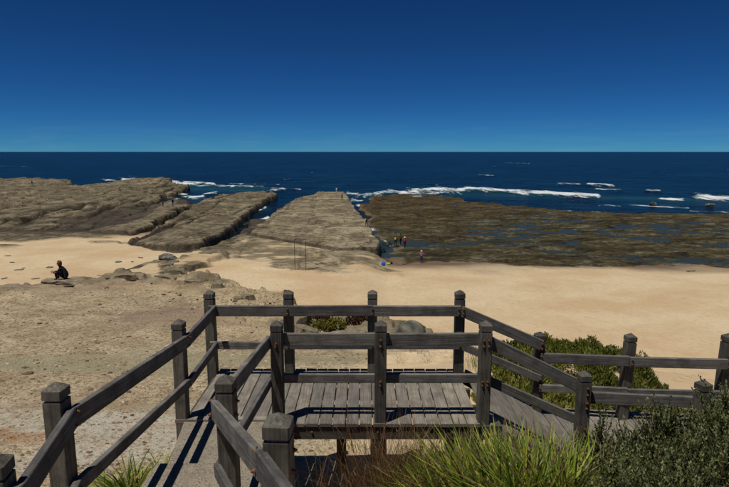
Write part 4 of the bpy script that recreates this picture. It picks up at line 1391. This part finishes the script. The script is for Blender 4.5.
# dark red succulent mat on the slab beyond the deck
M_RED = leafmat('dark_red_succulent', (.030, .010, .008), (.085, .030, .020), (.16, .08, .03), .1)
t = thing('succulent_mat', 'dark red and green succulent mat on the slab edge beyond the second rear post', 'shrub', tuple(at(342, 329, -2.7)))
lf, ST = shoots([(at(352, 327, -2.75).x, at(352, 327, -2.75).y, -2.62, .85, .5, .46), (at(325, 328, -2.75).x, at(325, 328, -2.75).y, -2.62, .55, .4, .36)], 900, 540, L=.16, leafn=12, size=.06)
plant('foliage', [lf], M_RED, t)
lf, ST = shoots([(at(333, 331, -2.75).x, at(333, 331, -2.75).y, -2.62, .5, .3, .26), (at(321, 333, -2.75).x, at(321, 333, -2.75).y, -2.62, .4, .25, .2)], 900, 544, L=.12, leafn=12, size=.05)
plant('green_leaves', [lf], M_COVER, t)

# ------------------------------------------------------------------ people
CM = {}
def cloth(name, c, rough=.85):
    if name not in CM:
        k = NT(name)
        n = k.noise(k.coords(), 18, 3)
        CM[name] = k.out(k.ramp(n, [(.3, tuple(x * .75 for x in c)), (.7, tuple(min(1, x * 1.2) for x in c))]), rough)
    return CM[name]
SKIN = cloth('skin', (.45, .25, .17), .6)
HAIRS = {'brown': cloth('brown_hair', (.05, .025, .012)), 'auburn': cloth('auburn_hair', (.16, .055, .02)), 'dark': cloth('dark_hair', (.015, .012, .01))}
WHITE = cloth('white_cloth', (.75, .75, .74)); BLACK = cloth('black_cloth', (.012, .013, .016)); NAVY = cloth('navy_cloth', (.02, .03, .07))
RED = cloth('red_cloth', (.62, .04, .07)); YELLOW = cloth('yellow_cloth', (.72, .52, .03)); BLUE = cloth('blue_cloth', (.03, .14, .62)); PINK = cloth('pink_cloth', (.45, .15, .28))
MAROON = cloth('maroon_cloth', (.14, .03, .04)); GREYC = cloth('grey_cloth', (.14, .14, .16)); LIME = cloth('lime_cloth', (.42, .60, .05)); PURPLE = cloth('purple_cloth', (.16, .12, .22))


def skin_mesh(chains):
    """chains: list of (points, radii, parent_join) forming trees; returns an evaluated smooth mesh"""
    V = []; E = []; RR = []; roots = []
    key = {}
    for pts, rad in chains:
        prev = None
        for i, (p, r) in enumerate(zip(pts, rad)):
            kk = tuple(round(c, 4) for c in p)
            if kk in key: idx = key[kk]
            else:
                idx = len(V); key[kk] = idx; V.append(p); RR.append(r)
            if prev is not None and prev != idx: E.append((prev, idx))
            prev = idx
    me = bpy.data.meshes.new('tmp'); me.from_pydata(V, E, [])
    o = bpy.data.objects.new('tmp', me); COL.objects.link(o)
    o.modifiers.new('s', 'SKIN'); sk = me.skin_vertices[0].data
    # one root in every loose chain
    adj = {i: [] for i in range(len(V))}
    for a, b in E: adj[a].append(b); adj[b].append(a)
    seen = set()
    for i in range(len(V)):
        if i in seen: continue
        sk[i].use_root = True
        st = [i]
        while st:
            q = st.pop()
            if q in seen: continue
            seen.add(q); st += adj[q]
            if q != i: sk[q].use_root = False
    for i, r in enumerate(RR):
        sk[i].radius = r if isinstance(r, tuple) else (r, r)
    m2 = o.modifiers.new('d', 'SUBSURF'); m2.levels = 1; m2.render_levels = 1
    dg = bpy.context.evaluated_depsgraph_get(); dg.update()
    res = bpy.data.meshes.new_from_object(o.evaluated_get(dg))
    bpy.data.objects.remove(o); bpy.data.meshes.remove(me)
    return res


def person(loc, heading, label, pose='stand', top=BLACK, legs=BLACK, hair='brown', hat=None, height=1.7, pack=None, shorts=False, group=None, seed=1):
    """front of the figure is -Y in its own space"""
    s = height / 1.72
    r = random.Random(seed)
    pel = (0, 0, .95); hipR, hipL = (.09, 0, .90), (-.09, 0, .90)
    if pose == 'sit':
        pel = (0, .05, .14)
        che = (0, -.10, .42); neck = (0, -.20, .58); head = (0, -.25, .70); headt = (0, -.26, .80)
        arms = [[(sx * .17, -.17, .53), (sx * .24, -.28, .32), (sx * .14, -.46, .36), (sx * .08, -.53, .37)] for sx in (-1, 1)]
        lg = [[(sx * .10, 0, .12), (sx * .17, -.36, .38), (sx * .11, -.34, .07), (sx * .12, -.46, .045)] for sx in (-1, 1)]
        belly = (0, 0, .27)
    else:
        bend = .28 if pose == 'bend' else 0.03
        che = (0, -bend * .5, 1.27); neck = (0, -bend * .85, 1.46); head = (0, -bend - .02, 1.58); headt = (0, -bend - .03, 1.67); belly = (0, -bend * .15, 1.08)
        st = .20 if pose in ('walk', 'bend') else .03
        arms = []
        for sx, sw in ((-1, .5), (1, -.5)):
            k_ = sw * (st * 1.1)
            arms.append([(sx * .18, -bend * .7, 1.41), (sx * .24, -bend + k_ * .5, 1.14), (sx * .23, -bend - .08 + k_, .90), (sx * .22, -bend - .12 + k_ * 1.1, .82)])
        lg = []
        for sx, sw in ((-1, -1), (1, 1)):
            lg.append([(sx * .09, 0, .90), (sx * .10, sw * st * .5 - .03, .50), (sx * .10, sw * st + .02, .09), (sx * .11, sw * st - .13, .035)])
    ch = [([pel, belly, che, neck, head, headt], [(.15, .11), (.14, .105), (.17, .115), .058, (.085, .10), (.06, .07)])]
    for a in arms: ch.append(([che] + a, [(.17, .115), .062, .045, .032, .036]))
    for l_ in lg: ch.append(([pel] + l_, [(.15, .11), .095, .062, .045, .04]))
    # fingers and thumb as short chains rooted in the palm
    for a in arms:
        h = Vector(a[-1]); d = (h - Vector(a[-2])).normalized(); sd = d.cross(Vector((1, 0, 0))).normalized()
        if sd.length < .1: sd = Vector((0, 1, 0))
        for j, ln in enumerate((.065, .075, .072, .055)):
            o_ = h + sd * (j - 1.5) * .019 + d * .015
            m_ = o_ + d * ln * .55; e_ = m_ + d * ln * .4 + Vector((-.012 if h.x > 0 else .012, 0, -.004))
            ch.append(([tuple(o_), tuple(m_), tuple(e_)], [.0095, .009, .007]))
        o_ = h - sd * .03; m_ = o_ - sd * .022 + d * .02; e_ = m_ + d * .03
        ch.append(([tuple(o_), tuple(m_), tuple(e_)], [.011, .010, .008]))
    # nose
    ch.append(([(head[0], head[1] - .075, head[2] + .005), (head[0], head[1] - .105, head[2] - .012)], [.014, .010]))
    for sx in (-1, 1):
        ch.append(([(head[0] + sx * .078, head[1] + .01, head[2]), (head[0] + sx * .09, head[1] + .018, head[2] + .015)], [.016, .010]))
    me = skin_mesh(ch)
    for m_ in (SKIN, top, legs, cloth('shoe', (.05, .045, .04))): me.materials.append(m_)
    hd = Vector(head); nk = Vector(neck); pl = Vector(pel)
    def seg(p, a, b):
        a, b = Vector(a), Vector(b); t_ = max(0, min(1, (p - a).dot(b - a) / (b - a).length_squared)); return (p - a - (b - a) * t_).length, t_
    for f in me.polygons:
        c = f.center
        best = (seg(c, pel, belly)[0] * .9, 1)
        cand = [(seg(c, belly, che)[0] - .06, 1), (seg(c, pel, belly)[0] - .05, 1 if seg(c, pel, belly)[1] > .15 else 2), (seg(c, neck, headt)[0] - .03, 0), (seg(c, che, neck)[0] - .04, 1)]
        for a in arms:
            cand += [(seg(c, a[0], a[1])[0], 1), (seg(c, a[1], a[2])[0], 0 if seed % 2 else 1), (seg(c, a[2], a[3])[0], 0)]
            for q in range(1): pass
        for l_ in lg:
            cand += [(seg(c, pel, l_[0])[0] - .03, 2), (seg(c, l_[0], l_[1])[0], 2), (seg(c, l_[1], l_[2])[0], 0 if shorts else 2), (seg(c, l_[2], l_[3])[0], 3)]
        f.material_index = min(cand)[1]
        f.use_smooth = True
    t = thing('person', label, 'person', loc, heading, group)
    o = bpy.data.objects.new('body', me); COL.objects.link(o); o.parent = t; o.scale = (s, s, s)
    def sub(name, bm, mat):
        m_ = bpy.data.meshes.new(name); bm.to_mesh(m_); bm.free(); m_.materials.append(mat)
        m_.polygons.foreach_set('use_smooth', [True] * len(m_.polygons))
        q = bpy.data.objects.new(name, m_); COL.objects.link(q); q.parent = t; q.scale = (s, s, s); return q
    # eyes
    bm = bmesh.new()
    for sx in (-1, 1):
        r_ = bmesh.ops.create_icosphere(bm, subdivisions=1, radius=.011); bmesh.ops.translate(bm, verts=r_['verts'], vec=(head[0] + sx * .031, head[1] - .077, head[2] + .02))
    sub('eyes', bm, BLACK)
    bm = bmesh.new(); r_ = bmesh.ops.create_cube(bm, size=1); bmesh.ops.scale(bm, verts=r_['verts'], vec=(.045, .012, .009)); bmesh.ops.translate(bm, verts=r_['verts'], vec=(head[0], head[1] - .074, head[2] - .045))
    sub('mouth', bm, RED)
    # hair: cap over crown and back
    bm = bmesh.new(); bmesh.ops.create_icosphere(bm, subdivisions=3, radius=1)
    long_ = pose == 'sit' or hair == 'brown'
    for v in bm.verts:
        x, y, z = v.co
        n_ = 1 + .05 * math.sin(9 * x + 5 * z) + .04 * math.sin(13 * y)
        zz = z * .115 if z > 0 else z * (.18 if long_ and y > -.2 else .05)
        v.co = (x * .100 * n_ + head[0], max(y, -.55) * .112 * n_ + head[1] + .022, zz + head[2] + .045)
    if not hat: sub('hair', bm, HAIRS[hair])
    else:
        bm.free()
        bm = bmesh.new(); r_ = bmesh.ops.create_icosphere(bm, subdivisions=3, radius=1)
        for v in bm.verts:
            x, y, z = v.co; v.co = (x * .105 + head[0], y * .118 + head[1], max(z, -.1) * .105 + head[2] + .05)
        r_ = bmesh.ops.create_cone(bm, cap_ends=True, segments=18, radius1=.17, radius2=.155, depth=.012)
        bmesh.ops.translate(bm, verts=r_['verts'], vec=(head[0], head[1] - .01, head[2] + .042))
        sub('hat', bm, hat)
    if pack:
        bm = bmesh.new(); r_ = bmesh.ops.create_icosphere(bm, subdivisions=3, radius=1)
        for v in r_['verts']:
            x, y, z = v.co; m_ = (abs(x) ** 3.5 + abs(y) ** 3.5 + abs(z) ** 3.5) ** (1 / 3.5)
            v.co = (x / m_ * .15 + che[0], y / m_ * .09 + che[1] + .19, z / m_ * .22 + che[2] - .04)
        for sx in (-1, 1):
            r_ = bmesh.ops.create_cube(bm, size=1); bmesh.ops.scale(bm, verts=r_['verts'], vec=(.035, .27, .02)); bmesh.ops.translate(bm, verts=r_['verts'], vec=(sx * .10, che[1] + .02, che[2] + .15))
        sub('backpack', bm, pack)
    return t


def stand_at(px, py, zg):
    p = hit(px, py)
    return (p.x, p.y, max(p.z, SEA - .1) - .01)

sp = stand_at(66.5, 281.2, -3.0)
person((sp[0], sp[1], sp[2] + .06), R(-80), 'person in black with auburn hair sitting on the rim of the left shelf', 'sit', BLACK, cloth('dark_trousers', (.03, .02, .035)), 'auburn', height=1.75, seed=2)
person(stand_at(395.5, 246.8, -11.8), R(150), 'person in black carrying a yellow pack, left of the group by the reef', 'bend', BLACK, BLACK, 'dark', pack=YELLOW, seed=2)
person(stand_at(400.5, 244.8, -11.8), R(200), 'person in olive and black standing in the middle of the group by the reef', 'walk', cloth('olive_cloth', (.10, .10, .03)), BLACK, 'dark', seed=4, height=1.8)
person(stand_at(404.8, 248.0, -11.8), R(190), 'person in bright red top and white hat walking at the reef edge', 'walk', RED, BLACK, 'dark', hat=WHITE, seed=6)
person(stand_at(421.3, 263.2, -11.8), R(170), 'person in pink shirt and white hat standing alone at the edge of the sand', 'stand', PINK, cloth('blue_jeans', (.04, .06, .13)), 'dark', hat=WHITE, seed=8)
person(stand_at(455.3, 210.5, -11.8), R(190), 'person in bright blue out on the weedy reef', 'bend', BLUE, BLUE, 'dark', seed=10)
person(stand_at(366.3, 226.6, -10.4), R(120), 'person in black with a yellow bag on the central rock slab', 'walk', BLACK, BLACK, 'dark', pack=YELLOW, seed=12)
person(stand_at(342, 200, -10.5), R(160), 'person in maroon near the tip of the central slab', 'stand', MAROON, GREYC, 'dark', seed=14)
person(stand_at(336.5, 192.5, -10.6), R(170), 'person in white at the far tip of the central slab', 'stand', WHITE, WHITE, 'dark', seed=16)
person(stand_at(163, 207, -10.5), R(20), 'shorter dark-clothed person of the pair on the left rock tongue', 'stand', GREYC, BLACK, 'dark', seed=18, height=1.6)
person(stand_at(173, 206.2, -10.5), R(60), 'taller dark-clothed person of the pair on the left rock tongue', 'walk', NAVY, BLACK, 'dark', seed=20, height=1.9)
person(stand_at(32.2, 185.5, -9.6), R(180), 'person in blue far out on the left rock shelf', 'stand', BLACK, BLUE, 'dark', seed=22)
person(stand_at(119, 190.8, -9.6), R(100), 'person in pale purple sitting on the outer left rocks', 'sit', PURPLE, PURPLE, 'dark', height=2.2, seed=24)

# bags on the rock
def bag(px, py, size, mat, label):
    p = stand_at(px, py, -10.8)
    t = thing('bag', label, 'bag', p)
    bm = bmesh.new(); r_ = bmesh.ops.create_icosphere(bm, subdivisions=3, radius=1)
    for v in r_['verts']:
        x, y, z = v.co; m_ = (abs(x) ** 3 + abs(y) ** 3 + abs(z) ** 3) ** (1 / 3)
        v.co = (x / m_ * size[0] * (1 - .15 * z), y / m_ * size[1] * (1 - .15 * z), z / m_ * size[2] + size[2])
    me = bpy.data.meshes.new('bag_body'); bm.to_mesh(me); bm.free(); me.materials.append(mat)
    me.polygons.foreach_set('use_smooth', [True] * len(me.polygons))
    o = bpy.data.objects.new('bag_body', me); COL.objects.link(o); o.parent = t
    V = []; F = []
    for i in range(9):
        a_ = math.pi * i / 8
        for dy, dz in ((-.02, 0), (.02, 0), (.02, .02), (-.02, .02)):
            V.append((math.cos(a_) * size[0] * .5, dy, size[2] * 1.9 + math.sin(a_) * size[2] * .5 + dz))
    for i in range(8):
        for j in range(4): F.append([i * 4 + j, i * 4 + (j + 1) % 4, i * 4 + 4 + (j + 1) % 4, i * 4 + 4 + j])
    o = bpy.data.objects.new('handle', mesh('handle', V, F, BLACK)); COL.objects.link(o); o.parent = t
bag(383.2, 265.6, (.26, .2, .27), BLUE, 'bright blue bag standing on the rock at the sand edge')
bag(388.5, 264.8, (.24, .18, .15), LIME, 'lime green bag lying right of the blue bag')
bag(391.6, 264.2, (.14, .14, .15), BLACK, 'small black bag right of the lime green bag')

# tall thin frame standing on the lower slab
k = NT('dark_pole'); M_POLE = k.out((.05, .045, .035), .6)
bp = stand_at(300.5, 270, -10.9)
t = thing('pole_frame', 'tall thin dark frame of two poles and a crossbar on the central rock', 'frame', bp)
z0 = -.3
H_ = 3.55
for dx in (-.62, .62):
    board('pole', (bp[0] + dx, bp[1], bp[2] + z0), (bp[0] + dx, bp[1], bp[2] + H_), .055, .055, M_POLE, t, up=(0, 1, 0))
board('crossbar', (bp[0] - .59, bp[1], bp[2] + H_ - .03), (bp[0] + .59, bp[1], bp[2] + H_ - .03), .05, .05, M_POLE, t)
for o in bpy.data.objects:
    if 'wpos' in o: del o['wpos']
